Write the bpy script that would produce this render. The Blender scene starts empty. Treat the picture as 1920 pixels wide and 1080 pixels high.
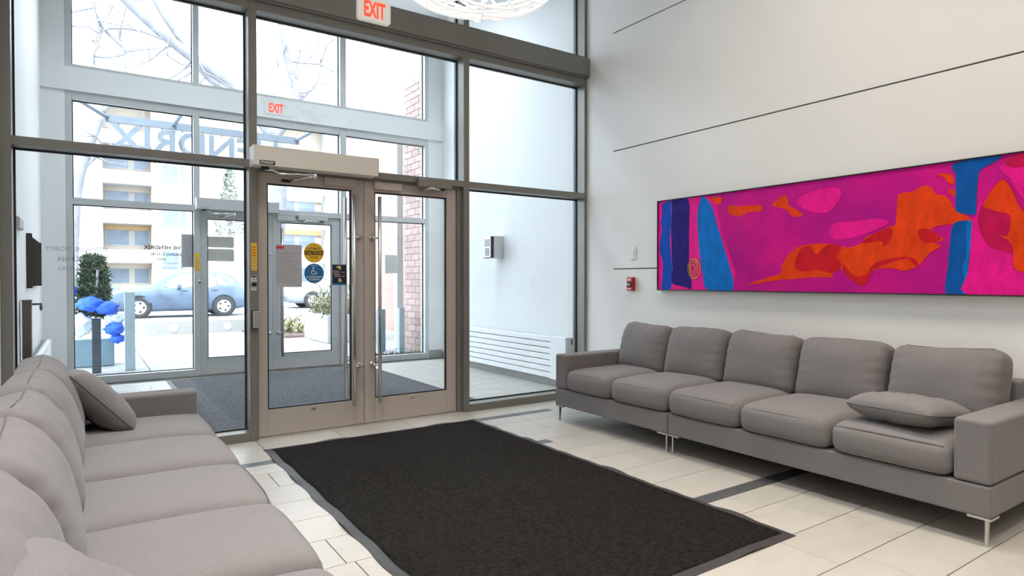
import bpy, bmesh, math, random
from mathutils import Vector, Matrix
from mathutils.geometry import tessellate_polygon
R = math.radians
SC = bpy.context.scene
COL = SC.collection
random.seed(7)

# ------------------------------------------------------------------ camera
cd = bpy.data.cameras.new('camera'); cam = bpy.data.objects.new('camera', cd); COL.objects.link(cam)
cd.sensor_width = 36.0; cd.lens = 1176.8 / 1920 * 36.0; cd.clip_end = 300
cam.location = (-4.537, -5.231, 1.2733)
cam.rotation_euler = (R(90 - 0.745), 0, R(-34.134))
SC.camera = cam
# ------------------------------------------------------------------ view, world, sun, added fill lights
SC.view_settings.view_transform = 'Standard'
SC.view_settings.look = 'None'
SC.view_settings.exposure = 0.12
SC.view_settings.gamma = 1.0
SC.view_settings.use_curve_mapping = False
wd = bpy.data.worlds.new('sky'); SC.world = wd; wd.use_nodes = True
bg = wd.node_tree.nodes['Background']; bg.inputs[0].default_value = (0.86, 0.93, 1.0, 1); bg.inputs[1].default_value = 7.0
def lamp(name, kind, loc, rot, energy, color=(1, 1, 1), size=1.0, sizey=None):
    l = bpy.data.lights.new(name, kind); o = bpy.data.objects.new(name, l); COL.objects.link(o)
    o.location = loc; o.rotation_euler = rot; l.energy = energy; l.color = color
    if kind == 'AREA':
        l.shape = 'RECTANGLE'; l.size = size; l.size_y = sizey or size
    if kind == 'SUN': l.angle = R(1.0)
    return o
lamp('sun', 'SUN', (0, -10, 30), (R(38), 0, R(-20)), 7.0, (1.0, 0.96, 0.9))
for (x, y, e, c) in ((-3.9, -2.2, 37, (1.0, 0.97, 0.95)), (-3.9, -3.9, 37, (1.0, 0.97, 0.95)), (-3.9, -5.6, 38, (1.0, 0.97, 0.95)),
                     (-1.5, -2.7, 24, (1.0, 0.89, 0.76)), (-1.5, -4.2, 26, (1.0, 0.89, 0.76)), (-1.5, -5.8, 28, (1.0, 0.89, 0.76)), (-2.5, -7.4, 30, (1.0, 0.93, 0.86))):
    lamp('ceiling_fill_light', 'AREA', (x, y, 5.44), (0, 0, 0), e, c, 0.7).data.spread = R(90 if x < -2 else 105)  # unseen area lights added overhead, tuned to brighten sofas, floor and right wall
for (x, y) in ((-3.6, 2.0), (-1.2, 2.0)):
    lamp('vestibule_fill_light', 'AREA', (x, y, 5.44), (0, 0, 0), 42, (0.88, 0.95, 1.0), 1.0).data.spread = R(130)  # unseen area lights added to brighten the vestibule walls and frames

# ------------------------------------------------------------------ materials
MATS = {}
def nt(name):
    m = bpy.data.materials.new(name); m.use_nodes = True
    n = m.node_tree.nodes; n.clear()
    out = n.new('ShaderNodeOutputMaterial'); p = n.new('ShaderNodeBsdfPrincipled')
    m.node_tree.links.new(p.outputs[0], out.inputs[0])
    MATS[name] = m
    return m, n, m.node_tree.links, p, out
def s2l(c):
    return tuple((v / 255 / 12.92) if v / 255 <= 0.04045 else ((v / 255 + 0.055) / 1.055) ** 2.4 for v in c)
def mat(name, col, rough=0.6, metal=0.0, var=0.08, scale=8.0, bump=0.0, bscale=60.0, stretch=(1, 1, 1), col2=None, spec=0.5, rnd=0.0, emit=0.0, detail=4):
    m, n, L, p, out = nt(name)
    tc = n.new('ShaderNodeTexCoord'); mp = n.new('ShaderNodeMapping'); mp.inputs['Scale'].default_value = stretch
    L.new(tc.outputs['Object'], mp.inputs[0])
    nz = n.new('ShaderNodeTexNoise'); nz.inputs['Scale'].default_value = scale; nz.inputs['Detail'].default_value = detail
    L.new(mp.outputs[0], nz.inputs['Vector'])
    vec = mp.outputs[0]
    if rnd:
        oi = n.new('ShaderNodeObjectInfo'); ad = n.new('ShaderNodeVectorMath'); ad.operation = 'ADD'
        sc = n.new('ShaderNodeVectorMath'); sc.operation = 'SCALE'; sc.inputs[0].default_value = (31, 17, 23)
        L.new(oi.outputs['Random'], sc.inputs['Scale']); L.new(mp.outputs[0], ad.inputs[0]); L.new(sc.outputs[0], ad.inputs[1])
        L.new(ad.outputs[0], nz.inputs['Vector']); vec = ad.outputs[0]
    mx = n.new('ShaderNodeMix'); mx.data_type = 'RGBA'
    c2 = col2 if col2 else tuple(max(0, v * (1 - var)) for v in col)
    c1 = col if col2 else tuple(min(1, v * (1 + var)) for v in col)
    mx.inputs[6].default_value = (*c1, 1); mx.inputs[7].default_value = (*c2, 1)
    rp = n.new('ShaderNodeMapRange'); rp.inputs[1].default_value = 0.3; rp.inputs[2].default_value = 0.7
    L.new(nz.outputs[0], rp.inputs[0]); L.new(rp.outputs[0], mx.inputs[0])
    csock = mx.outputs[2]
    if rnd:
        hs = n.new('ShaderNodeHueSaturation'); mr = n.new('ShaderNodeMapRange')
        mr.inputs[3].default_value = 1 - rnd; mr.inputs[4].default_value = 1 + rnd
        L.new(oi.outputs['Random'], mr.inputs[0]); L.new(mr.outputs[0], hs.inputs['Value']); L.new(csock, hs.inputs['Color']); csock = hs.outputs[0]
    L.new(csock, p.inputs['Base Color'])
    p.inputs['Roughness'].default_value = rough; p.inputs['Metallic'].default_value = metal
    p.inputs['Specular IOR Level'].default_value = spec
    if emit:
        L.new(csock, p.inputs['Emission Color']); p.inputs['Emission Strength'].default_value = emit
    if bump:
        nb = n.new('ShaderNodeTexNoise'); nb.inputs['Scale'].default_value = bscale; nb.inputs['Detail'].default_value = 3
        L.new(vec, nb.inputs['Vector'])
        b = n.new('ShaderNodeBump'); b.inputs['Strength'].default_value = bump; b.inputs['Distance'].default_value = 0.01
        L.new(nb.outputs[0], b.inputs['Height']); L.new(b.outputs[0], p.inputs['Normal'])
    return m
def glass_mat(name, tint, k=0.45):
    m, n, L, p, out = nt(name); n.remove(p)
    tr = n.new('ShaderNodeBsdfTransparent'); tr.inputs[0].default_value = (*tint, 1)
    gl = n.new('ShaderNodeBsdfGlossy'); gl.inputs['Roughness'].default_value = 0.0; gl.inputs[0].default_value = (1, 1, 1, 1)
    lw = n.new('ShaderNodeLayerWeight'); lw.inputs[0].default_value = 0.5
    pw = n.new('ShaderNodeMath'); pw.operation = 'POWER'; pw.inputs[1].default_value = 4.0
    ma = n.new('ShaderNodeMath'); ma.operation = 'MULTIPLY_ADD'; ma.inputs[1].default_value = k; ma.inputs[2].default_value = 0.025
    mx = n.new('ShaderNodeMixShader')
    L.new(lw.outputs['Facing'], pw.inputs[0]); L.new(pw.outputs[0], ma.inputs[0]); L.new(ma.outputs[0], mx.inputs[0])
    L.new(tr.outputs[0], mx.inputs[1]); L.new(gl.outputs[0], mx.inputs[2]); L.new(mx.outputs[0], out.inputs[0])
    return m
def fabric_mat(name, col):
    m, n, L, p, out = nt(name)
    tc = n.new('ShaderNodeTexCoord')
    acc = []
    for st in ((420, 60, 420), (60, 420, 420)):
        mp = n.new('ShaderNodeMapping'); mp.inputs['Scale'].default_value = st
        L.new(tc.outputs['Object'], mp.inputs[0])
        nz = n.new('ShaderNodeTexNoise'); nz.inputs['Scale'].default_value = 1.0; nz.inputs['Detail'].default_value = 2
        L.new(mp.outputs[0], nz.inputs[0]); acc.append(nz.outputs[0])
    add = n.new('ShaderNodeMath'); add.operation = 'ADD'; L.new(acc[0], add.inputs[0]); L.new(acc[1], add.inputs[1])
    big = n.new('ShaderNodeTexNoise'); big.inputs['Scale'].default_value = 5; L.new(tc.outputs['Object'], big.inputs[0])
    ad2 = n.new('ShaderNodeMath'); ad2.operation = 'MULTIPLY_ADD'; ad2.inputs[1].default_value = 0.35
    L.new(big.outputs[0], ad2.inputs[0]); L.new(add.outputs[0], ad2.inputs[2])
    rp = n.new('ShaderNodeMapRange'); rp.inputs[1].default_value = 0.75; rp.inputs[2].default_value = 1.6
    L.new(ad2.outputs[0], rp.inputs[0])
    mx = n.new('ShaderNodeMix'); mx.data_type = 'RGBA'
    mx.inputs[6].default_value = (*[v * 0.87 for v in col], 1); mx.inputs[7].default_value = (*[min(1, v * 1.13) for v in col], 1)
    L.new(rp.outputs[0], mx.inputs[0]); L.new(mx.outputs[2], p.inputs['Base Color'])
    p.inputs['Roughness'].default_value = 0.95; p.inputs['Specular IOR Level'].default_value = 0.1
    p.inputs['Sheen Weight'].default_value = 0.15
    b = n.new('ShaderNodeBump'); b.inputs['Strength'].default_value = 0.25; b.inputs['Distance'].default_value = 0.004
    L.new(add.outputs[0], b.inputs['Height']); L.new(b.outputs[0], p.inputs['Normal'])
    return m

mat('wall_paint', (0.85, 0.842, 0.815), 0.7, var=0.012, scale=1.5, bump=0.03, bscale=180)
mat('wall_paint_cool', (0.82, 0.83, 0.82), 0.7, var=0.012, scale=1.5, bump=0.03, bscale=180)
mat('ceiling_paint', (0.85, 0.85, 0.83), 0.8, var=0.01)
mat('reveal', (0.10, 0.10, 0.095), 0.6)
mat('tile', (0.425, 0.40, 0.355), 0.38, var=0.05, scale=3.5, stretch=(1, 3, 1), bump=0.04, bscale=40, rnd=0.035, spec=0.4)
mat('tile_dark', (0.085, 0.085, 0.09), 0.4, var=0.12, scale=12, rnd=0.05)
mat('grout', (0.10, 0.092, 0.08), 0.9)
mat('tile_base', (0.36, 0.35, 0.32), 0.5, var=0.08, scale=7)
mat('aluminium', (0.24, 0.23, 0.208), 0.42, 0.4, var=0.03, scale=3)
mat('aluminium_door', (0.52, 0.465, 0.415), 0.42, 0.2, var=0.03, scale=3)
mat('aluminium_pale', (0.56, 0.57, 0.56), 0.45, 0.25, var=0.03, scale=3)
mat('gasket', (0.012, 0.013, 0.014), 0.6)
mat('chrome', (0.75, 0.74, 0.72), 0.2, 1.0, var=0.02)
mat('steel', (0.62, 0.61, 0.58), 0.32, 1.0, var=0.03)
mat('cover_paint', (0.70, 0.66, 0.58), 0.5, var=0.01)
mat('white_plastic', (0.82, 0.82, 0.80), 0.45, var=0.01)
mat('white_enamel', (0.85, 0.86, 0.85), 0.4, var=0.01)
mat('black_plastic', (0.015, 0.016, 0.018), 0.35, var=0.1)
mat('grey_plastic', (0.42, 0.43, 0.43), 0.5)
mat('bronze_paint', (0.085, 0.062, 0.05), 0.45, 0.2, var=0.06)
mat('paper', (0.66, 0.66, 0.64), 0.9, var=0.05, scale=30)
mat('paper_beige', (0.50, 0.50, 0.44), 0.9, var=0.03, scale=10)
mat('paper_grey', (0.45, 0.45, 0.47), 0.9, var=0.06, scale=20)
mat('print_grey', (0.30, 0.30, 0.30), 0.9)
mat('sticker_yellow', (0.80, 0.47, 0.02), 0.5, var=0.04)
mat('sticker_blue', (0.01, 0.14, 0.34), 0.5, var=0.05)
mat('sticker_navy', (0.012, 0.014, 0.035), 0.5)
mat('sticker_gold', (0.62, 0.50, 0.20), 0.5)
mat('sticker_rose', (0.45, 0.33, 0.30), 0.6)
mat('ink_black', (0.012, 0.012, 0.012), 0.7)
mat('ink_white', (0.85, 0.85, 0.85), 0.7)
mat('ink_red', (0.55, 0.05, 0.04), 0.7)
mat('decal_white', (0.30, 0.32, 0.32), 0.7)
mat('exit_plate', (0.80, 0.77, 0.70), 0.5, var=0.01, emit=0.32)
mat('exit_red', (1.0, 0.06, 0.025), 0.5, emit=1.2, var=0.01)
mat('alarm_red', (0.45, 0.012, 0.015), 0.4, var=0.05)
mat('frame_black', (0.02, 0.016, 0.016), 0.5)
mat('frame_silver', (0.45, 0.43, 0.40), 0.4, 0.6)
mat('mat_pile', (0.0155, 0.0135, 0.0115), 0.95, scale=55, var=0.6, bump=0.9, bscale=260, spec=0.1, detail=6)
mat('mat_pile_grey', (0.13, 0.13, 0.135), 0.95, scale=55, var=0.5, bump=0.9, bscale=260, spec=0.1, detail=6)
mat('mat_rubber', (0.035, 0.033, 0.032), 0.55, var=0.1)
mat('lamp_white_glow', (0.9, 0.9, 0.88), 0.5, var=0.01, emit=0.5)  # self-glow added to the pendant wires, cable and rose to keep them white
fabric_mat('sofa_fabric', (0.188, 0.176, 0.173))
mat('seam', (0.15, 0.14, 0.138), 0.95, spec=0.1)
glass_mat('glass', (0.945, 0.972, 0.992))
glass_mat('glass_dark', (0.35, 0.40, 0.45), 0.6)
# paint colours of the canvas
PC = dict(pink=(242, 22, 146), blue=(10, 78, 186), blue2=(4, 88, 170), navy=(38, 24, 120), azure=(8, 116, 205), orange=(232, 66, 12), red=(205, 24, 36), crimson=(200, 14, 84), yellow=(214, 186, 58))
for k, c in PC.items():
    c = s2l(c); mat('paint_' + k, c, 0.6, var=0.16, scale=9, bump=0.25, bscale=40, stretch=(1, 1.6, 0.8), spec=0.15)
mat('paint_ground', s2l((178, 14, 136)), 0.6, col2=s2l((222, 16, 140)), scale=2.6, bump=0.25, bscale=40, spec=0.15)
# outdoors
mat('concrete', (0.33, 0.325, 0.315), 0.9, var=0.06, scale=3, bump=0.1)
mat('concrete_pale', (0.35, 0.345, 0.335), 0.9, var=0.05, scale=3)
mat('asphalt', (0.24, 0.24, 0.24), 0.9, var=0.1)
mat('brick', (0.41, 0.285, 0.25), 0.9, var=0.12, scale=14, rnd=0.14)
mat('mortar', (0.34, 0.27, 0.245), 0.95)
mat('stucco_white', (0.45, 0.45, 0.45), 0.9, var=0.03)
mat('stucco_peach', (0.46, 0.385, 0.305), 0.9, var=0.04)
mat('soffit_orange', (0.46, 0.29, 0.15), 0.9)
mat('window_blue', (0.155, 0.185, 0.225), 0.25, var=0.4, scale=0.7)
mat('bark', (0.21, 0.21, 0.225), 0.95, var=0.2, scale=6)
mat('car_blue', (0.105, 0.14, 0.195), 0.25, 0.2, var=0.02)
mat('car_white', (0.22, 0.24, 0.27), 0.25, 0.0, var=0.02)
mat('car_teal', (0.10, 0.15, 0.17), 0.25, 0.2, var=0.02)
mat('car_glass', (0.24, 0.27, 0.30), 0.3)
mat('wall_back_darkened', (0.34, 0.32, 0.29), 0.8)  # for the unseen back wall: grey darkened to cut bounce onto the sofas
mat('board_black', (0.006, 0.006, 0.007), 1.0, spec=0.0)
mat('tyre', (0.03, 0.03, 0.032), 0.8)
mat('hub', (0.60, 0.60, 0.61), 0.35, 0.6)
mat('tail_red', (0.5, 0.02, 0.05), 0.3)
mat('bollard_steel', (0.36, 0.44, 0.47), 0.5, 0.1, var=0.05)
mat('bollard_dark', (0.035, 0.05, 0.06), 0.5)
mat('pot_teal', (0.15, 0.23, 0.27), 0.5, var=0.08)
mat('tulle_blue', (0.03, 0.13, 0.70), 0.7, var=0.3, scale=18, bump=0.6, bscale=30)
mat('tulle_white', (0.62, 0.68, 0.70), 0.7, var=0.25, scale=18, bump=0.6, bscale=30)
mat('evergreen', (0.045, 0.075, 0.035), 0.9, var=0.5, scale=9)
mat('shrub', (0.19, 0.185, 0.10), 0.9, var=0.4, scale=6)
mat('spruce', (0.28, 0.31, 0.25), 0.9, var=0.3, scale=4)
mat('mulch', (0.15, 0.10, 0.09), 0.95, var=0.5, scale=20, bump=0.8)
mat('sign_steel', (0.17, 0.20, 0.235), 0.5, 0.1)

# ------------------------------------------------------------------ mesh helpers
def link(name, me, m=None, parent=None, loc=None):
    o = bpy.data.objects.new(name, me); COL.objects.link(o)
    if m and me is not None and not me.materials: me.materials.append(MATS[m])
    if parent is not None: o.parent = parent
    if loc is not None: o.location = loc
    return o
def build(name, bm, m, parent=None, smooth=False, loc=None):
    me = bpy.data.meshes.new(name)
    bmesh.ops.recalc_face_normals(bm, faces=bm.faces)
    if smooth:
        for f in bm.faces: f.smooth = True
    bm.to_mesh(me); bm.free()
    return link(name, me, m, parent, loc)
def tag(o, label=None, cat=None, group=None, kind=None):
    if label: o['label'] = label
    if cat: o['category'] = cat
    if group: o['group'] = group
    if kind: o['kind'] = kind
    return o
def thing(name, loc, label=None, cat=None, group=None, kind=None):
    o = bpy.data.objects.new(name, None); COL.objects.link(o); o.location = loc; o.empty_display_size = 0.1
    return tag(o, label, cat, group, kind)
def put(o, parent):
    """parent keeping the world coordinates in which o's mesh was written"""
    o.parent = parent; o.location = Vector(o.location) - Vector(parent.location); return o
def box(bm, x0, x1, y0, y1, z0, z1, bev=0.0, seg=2):
    r = bmesh.ops.create_cube(bm, size=1.0)
    for v in r['verts']:
        v.co = Vector(((x0 + x1) / 2 + v.co.x * (x1 - x0), (y0 + y1) / 2 + v.co.y * (y1 - y0), (z0 + z1) / 2 + v.co.z * (z1 - z0)))
    if bev:
        es = list({e for v in r['verts'] for e in v.link_edges})
        bmesh.ops.bevel(bm, geom=es, offset=bev, segments=seg, affect='EDGES', profile=0.5)
def bx(name, b, m, parent=None, bev=0.0, seg=2):
    """box written in world coordinates, origin at its base centre"""
    x0, x1, y0, y1, z0, z1 = b
    c = Vector(((x0 + x1) / 2, (y0 + y1) / 2, z0))
    bm = bmesh.new(); box(bm, x0 - c.x, x1 - c.x, y0 - c.y, y1 - c.y, 0, z1 - z0, bev, seg)
    o = build(name, bm, m, None, loc=c)
    if parent is not None: put(o, parent)
    return o
def tube(bm, pts, rad, n=8, closed=False):
    pts = [Vector(p) for p in pts]; k = len(pts)
    rads = rad if isinstance(rad, (list, tuple)) else [rad] * k
    rings = []; up0 = None
    for i, p in enumerate(pts):
        if closed: t = pts[(i + 1) % k] - pts[i - 1]
        else: t = pts[min(i + 1, k - 1)] - pts[max(i - 1, 0)]
        t.normalize()
        if up0 is None:
            up0 = Vector((0, 0, 1)) if abs(t.z) < 0.9 else Vector((1, 0, 0))
        a = t.cross(up0)
        if a.length < 1e-4: a = t.cross(Vector((0.3, 1, 0.2)))
        a.normalize(); b = t.cross(a); b.normalize(); up0 = -b if False else up0 - t * up0.dot(t)
        if up0.length < 1e-3: up0 = b.copy()
        up0.normalize()
        rings.append([bm.verts.new(p + (a * math.cos(2 * math.pi * j / n) + b * math.sin(2 * math.pi * j / n)) * rads[i]) for j in range(n)])
    rng = k if closed else k - 1
    for i in range(rng):
        A, B = rings[i], rings[(i + 1) % k]
        for j in range(n):
            try: bm.faces.new((A[j], A[(j + 1) % n], B[(j + 1) % n], B[j]))
            except ValueError: pass
    if not closed:
        bm.faces.new(rings[0]); bm.faces.new(rings[-1][::-1])
def tb(name, pts, rad, m, parent=None, n=8, closed=False, smooth=True):
    c = Vector(pts[0]); bm = bmesh.new(); tube(bm, [Vector(p) - c for p in pts], rad, n, closed)
    o = build(name, bm, m, None, smooth, loc=c)
    if parent is not None: put(o, parent)
    return o
def poly(bm, pts, th, nrm):
    """flat polygon given as 3d points, thickened by th along nrm"""
    nrm = Vector(nrm)
    a = [bm.verts.new(Vector(p)) for p in pts]; b = [bm.verts.new(Vector(p) + nrm * th) for p in pts]
    bm.faces.new(a); bm.faces.new(b[::-1]); k = len(pts)
    for i in range(k): bm.faces.new((a[i], a[(i + 1) % k], b[(i + 1) % k], b[i]))
def disc_pts(cx, cz, r, n=40, y=0.0): return [(cx + r * math.cos(2 * math.pi * i / n), y, cz + r * math.sin(2 * math.pi * i / n)) for i in range(n)]
def pl(name, pts, th, nrm, m, parent=None):
    c = Vector(pts[0]); nrm = Vector(nrm); P = [Vector(p) - c for p in pts]; k = len(P)
    me = bpy.data.meshes.new(name)
    tri = tessellate_polygon([P])
    if (P[tri[0][1]] - P[tri[0][0]]).cross(P[tri[0][2]] - P[tri[0][0]]).dot(nrm) < 0: up, dn = [t[::-1] for t in tri], tri
    else: up, dn = tri, [t[::-1] for t in tri]
    faces = [tuple(i + k for i in t) for t in up] + [tuple(t) for t in dn] + [(i, (i + 1) % k, (i + 1) % k + k, i + k) for i in range(k)]
    me.from_pydata([tuple(p) for p in P] + [tuple(p + nrm * th) for p in P], [], faces); me.update()
    o = link(name, me, m, None, c)
    if parent is not None: put(o, parent)
    return o
def smooth_loop(p, k=4):
    n = len(p); out = []
    for i in range(n):
        a, b, c, d = p[i - 1], p[i], p[(i + 1) % n], p[(i + 2) % n]
        for s in range(k):
            t = s / k
            out.append(tuple(0.5 * (2 * b[j] + (c[j] - a[j]) * t + (2 * a[j] - 5 * b[j] + 4 * c[j] - d[j]) * t * t + (3 * b[j] - a[j] - 3 * c[j] + d[j]) * t ** 3) for j in range(len(b))))
    return out
def text(name, s, m, width=None, height=None, at=(0, 0, 0), depth=0.001, face='-Y', mirror=False, parent=None, bold=0.0, align='C'):
    """lettering as a mesh: width/height of its box in metres; at = centre of the box; face = direction it faces"""
    cu = bpy.data.curves.new('t', 'FONT'); cu.body = s; cu.size = 1; cu.extrude = 0.02; cu.offset = bold; cu.resolution_u = 3
    t = bpy.data.objects.new('t', cu); COL.objects.link(t)
    dg = bpy.context.evaluated_depsgraph_get(); dg.update()
    me = bpy.data.meshes.new_from_object(t.evaluated_get(dg)); bpy.data.objects.remove(t); bpy.data.curves.remove(cu)
    xs = [v.co.x for v in me.vertices]; ys = [v.co.y for v in me.vertices]; zs = [v.co.z for v in me.vertices]
    w, h = max(xs) - min(xs), max(ys) - min(ys); cx, cy = (max(xs) + min(xs)) / 2, (max(ys) + min(ys)) / 2
    sx = width / w if width else (height / h); sy = height / h if height else sx
    d = max(zs) - min(zs)
    for v in me.vertices:
        x, y, z = (v.co.x - cx) * sx * (-1 if mirror else 1), (v.co.y - cy) * sy, (v.co.z - min(zs)) / d * depth
        v.co = {'-Y': (x, -z, y), '-X': (-z, -x, y), '+X': (z, x, y)}[face]
    if mirror: me.flip_normals()
    me.materials.clear(); me.name = name
    o = link(name, me, m, None, at)
    if parent is not None: put(o, parent)
    return o
def grid_box(size, n, r):
    """rounded box of full size (sx,sy,sz) centred on origin; n = divisions per axis"""
    bm = bmesh.new(); sx, sy, sz = [v / 2 for v in size]; nx, ny, nz = n
    def axis(h, k):
        a = [-h, -h + r * 0.29, -h + r * 0.62, -h + r]
        m = [-h + r + (2 * h - 2 * r) * t / k for t in range(1, k)]
        return a + m + [-v for v in a[::-1]]
    ax, ay, az = axis(sx, nx), axis(sy, ny), axis(sz, nz)
    nx, ny, nz = len(ax) - 1, len(ay) - 1, len(az) - 1
    seen = {}
    def vert(i, j, k):
        key = (i, j, k)
        if key not in seen:
            q = Vector((ax[i], ay[j], az[k]))
            c = Vector((max(-sx + r, min(sx - r, q.x)), max(-sy + r, min(sy - r, q.y)), max(-sz + r, min(sz - r, q.z))))
            d = q - c
            if d.length > 1e-9: q = c + d.normalized() * r
            seen[key] = bm.verts.new(q)
        return seen[key]
    def quad(a, b, c, d):
        try: bm.faces.new((vert(*a), vert(*b), vert(*c), vert(*d)))
        except ValueError: pass
    for i in range(nx):
        for j in range(ny):
            for k in (0, nz): quad((i, j, k), (i + 1, j, k), (i + 1, j + 1, k), (i, j + 1, k))
    for i in range(nx):
        for k in range(nz):
            for j in (0, ny): quad((i, j, k), (i + 1, j, k), (i + 1, j, k + 1), (i, j, k + 1))
    for j in range(ny):
        for k in range(nz):
            for i in (0, nx): quad((i, j, k), (i, j + 1, k), (i, j + 1, k + 1), (i, j, k + 1))
    return bm
# ------------------------------------------------------------------ room shell
ZC = 5.5
XR, XL, YB = 0.0, -5.0, -9.0
YG1 = 0.142       # glass plane of the lobby glazing
Y2 = 3.96         # inner face of the outer glazing
fl = thing('floor', (0, 0, 0), 'pale beige stone tile floor with dark inlaid strips', kind='structure')
bx('screed', (XL - 0.3, 0.6, YB, 4.2, -0.12, -0.004), 'grout', fl)
PIT, LEN, G = 0.313, 0.6245, 0.0045
OFF = {0: -0.94, 2: -1.25, 3: -1.063, 5: -1.44, 6: -1.265, 7: -1.08, 9: -1.44, 10: -1.278, 11: -1.132, 12: -0.967}
STRIPS = {1: (-2.0, -0.78), 2: (-4.3, -3.40), 4: (-1.9, -1.50), 9: (-1.95, -0.5)}
tile_cache = {}
def tile(x0, x1, y0, y1, m='tile', name='tile'):
    w, d = round(x1 - x0, 3), round(y1 - y0, 3)
    key = (w, d, m)
    if key not in tile_cache:
        bm = bmesh.new(); box(bm, -w / 2, w / 2, -d / 2, d / 2, -0.008, 0.0)
        top = [e for e in bm.edges if all(v.co.z > -0.001 for v in e.verts)]
        bmesh.ops.bevel(bm, geom=top, offset=0.0015, segments=1, affect='EDGES')
        me = bpy.data.meshes.new(name); bm.to_mesh(me); bm.free(); me.materials.append(MATS[m]); tile_cache[key] = me
    link(name, tile_cache[key], None, fl, ((x0 + x1) / 2, (y0 + y1) / 2, 0))
rt = random.Random(3)
def tile_row(ytop, x_min, x_max, off, strip=None):
    x = off
    while x > x_min: x -= LEN
    while x < x_max:
        a, b = max(x, x_min) + G / 2, min(x + LEN, x_max) - G / 2
        x += LEN
        if b - a < 0.02: continue
        y1, y0 = ytop - G / 2, ytop - PIT + G / 2
        if strip and b > strip[0] and a < strip[1]:
            for (u, v, dark) in ((a, min(b, strip[0]), 0), (max(a, strip[0]), min(b, strip[1]), 1), (max(a, strip[1]), b, 0)):
                if v - u < 0.03: continue
                if dark:
                    tile(u, v, y1 - 0.097, y1, 'tile_dark', 'inlay_strip'); tile(u, v, y0, y1 - 0.10)
                else: tile(u, v, y0, y1)
        else: tile(a, b, y0, y1)
for k in range(0, 16):
    tile_row(0.01 - PIT * k, XL, XR, OFF.get(k, -0.9 - rt.random() * 0.55), STRIPS.get(k))
for k in range(1, 13):
    tile_row(0.01 + PIT * k, -4.97, 0.13 if k < 10 else 0.31, -0.9 - rt.random() * 0.6)

# right wall: full-height strip by the window, then panels with open dark joints
wr = thing('wall_right', (0, 0, 0), 'off white right wall with thin dark horizontal joints', kind='structure')
bx('backing', (0.012, 0.30, YB, 0.10, 0, ZC), 'reveal', wr)
RZ = [0.0, 0.167, 1.386, 2.606, 3.826, 5.046, ZC]
bx('panel', (XR, 0.012, -0.413, 0.10, 0, ZC), 'wall_paint', wr)
for a, b in zip(RZ[1:-1], RZ[2:]):
    bx('panel', (XR, 0.012, YB, -0.413, a + 0.006 if a > 0.2 else 0.0, b - (0.006 if b < ZC else 0)), 'wall_paint', wr)
tag(bx('wall_left', (XL - 0.2, XL, YB, 0.20, 0, ZC), 'wall_paint'), 'pale left lobby wall behind the sofa', kind='structure')
tag(bx('wall_back', (XL - 0.2, 0.3, YB - 0.2, YB, 0, ZC), 'wall_back_darkened'), 'unseen grey wall at the far end of the lobby, darkened to cut bounce', kind='structure')
tag(bx('ceiling', (XL - 0.4, 0.7, YB - 0.2, 4.25, ZC, ZC + 0.25), 'ceiling_paint'), 'high white ceiling over lobby and vestibule', kind='structure')
# vestibule side walls and the strips beside the outer glazing
wv = thing('wall_vestibule_right', (0, 0, 0), 'white vestibule wall carrying the intercom and slatted radiator', kind='structure')
bx('lining', (0.13, 0.5, 0.18, 3.0, 0, ZC), 'wall_paint_cool', wv)
bx('lining', (0.31, 0.5, 3.0, Y2 + 0.02, 0, ZC), 'wall_paint_cool', wv)
tag(bx('wall_vestibule_left', (-5.3, -4.97, 0.20, Y2 + 0.02, 0, ZC), 'wall_paint_cool'), 'white left vestibule wall', kind='structure')
tag(bx('wall_front_left', (-5.3, -4.735, Y2, Y2 + 0.22, 0, ZC), 'wall_paint_cool'), 'pale strip of wall left of the outer glazing', kind='structure')
tag(bx('wall_front_right', (0.06, 0.5, Y2, Y2 + 0.22, 0, ZC), 'wall_paint_cool'), 'pale strip of wall right of the outer glazing', kind='structure')
bs = thing('baseboard_right', (0.13, 0.2, 0), 'grey stone tile baseboard under the vestibule radiator', kind='structure')
y = 0.2
while y < 2.98:
    bx('tile', (0.118, 0.1302, y + 0.0015, min(y + 0.6, 2.985) - 0.0015, 0, 0.10), 'tile_base', bs); y += 0.6
bx('tile', (0.298, 0.3102, 3.0, 3.95, 0, 0.10), 'tile_base', bs)
bx('tile', (0.066, 0.296, 3.944, 3.9602, 0, 0.13), 'tile_base', bs)

# ------------------------------------------------------------------ glazing helper
def pane(parent, x0, x1, z0, z1, yg, gasket=True, m='glass', t=0.008):
    bx('pane', (x0, x1, yg - t / 2, yg + t / 2, z0, z1), m, parent)
    if gasket:
        g = 0.011
        bm = bmesh.new(); c = Vector((x0, yg, z0))
        for b in ((x0, x1, z0, z0 + g), (x0, x1, z1 - g, z1), (x0, x0 + g, z0 + g, z1 - g), (x1 - g, x1, z0 + g, z1 - g)):
            box(bm, b[0] - c.x, b[1] - c.x, -0.012, 0.012, b[2] - c.z, b[3] - c.z)
        put(build('gasket', bm, 'gasket', None, loc=c), parent)

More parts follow.
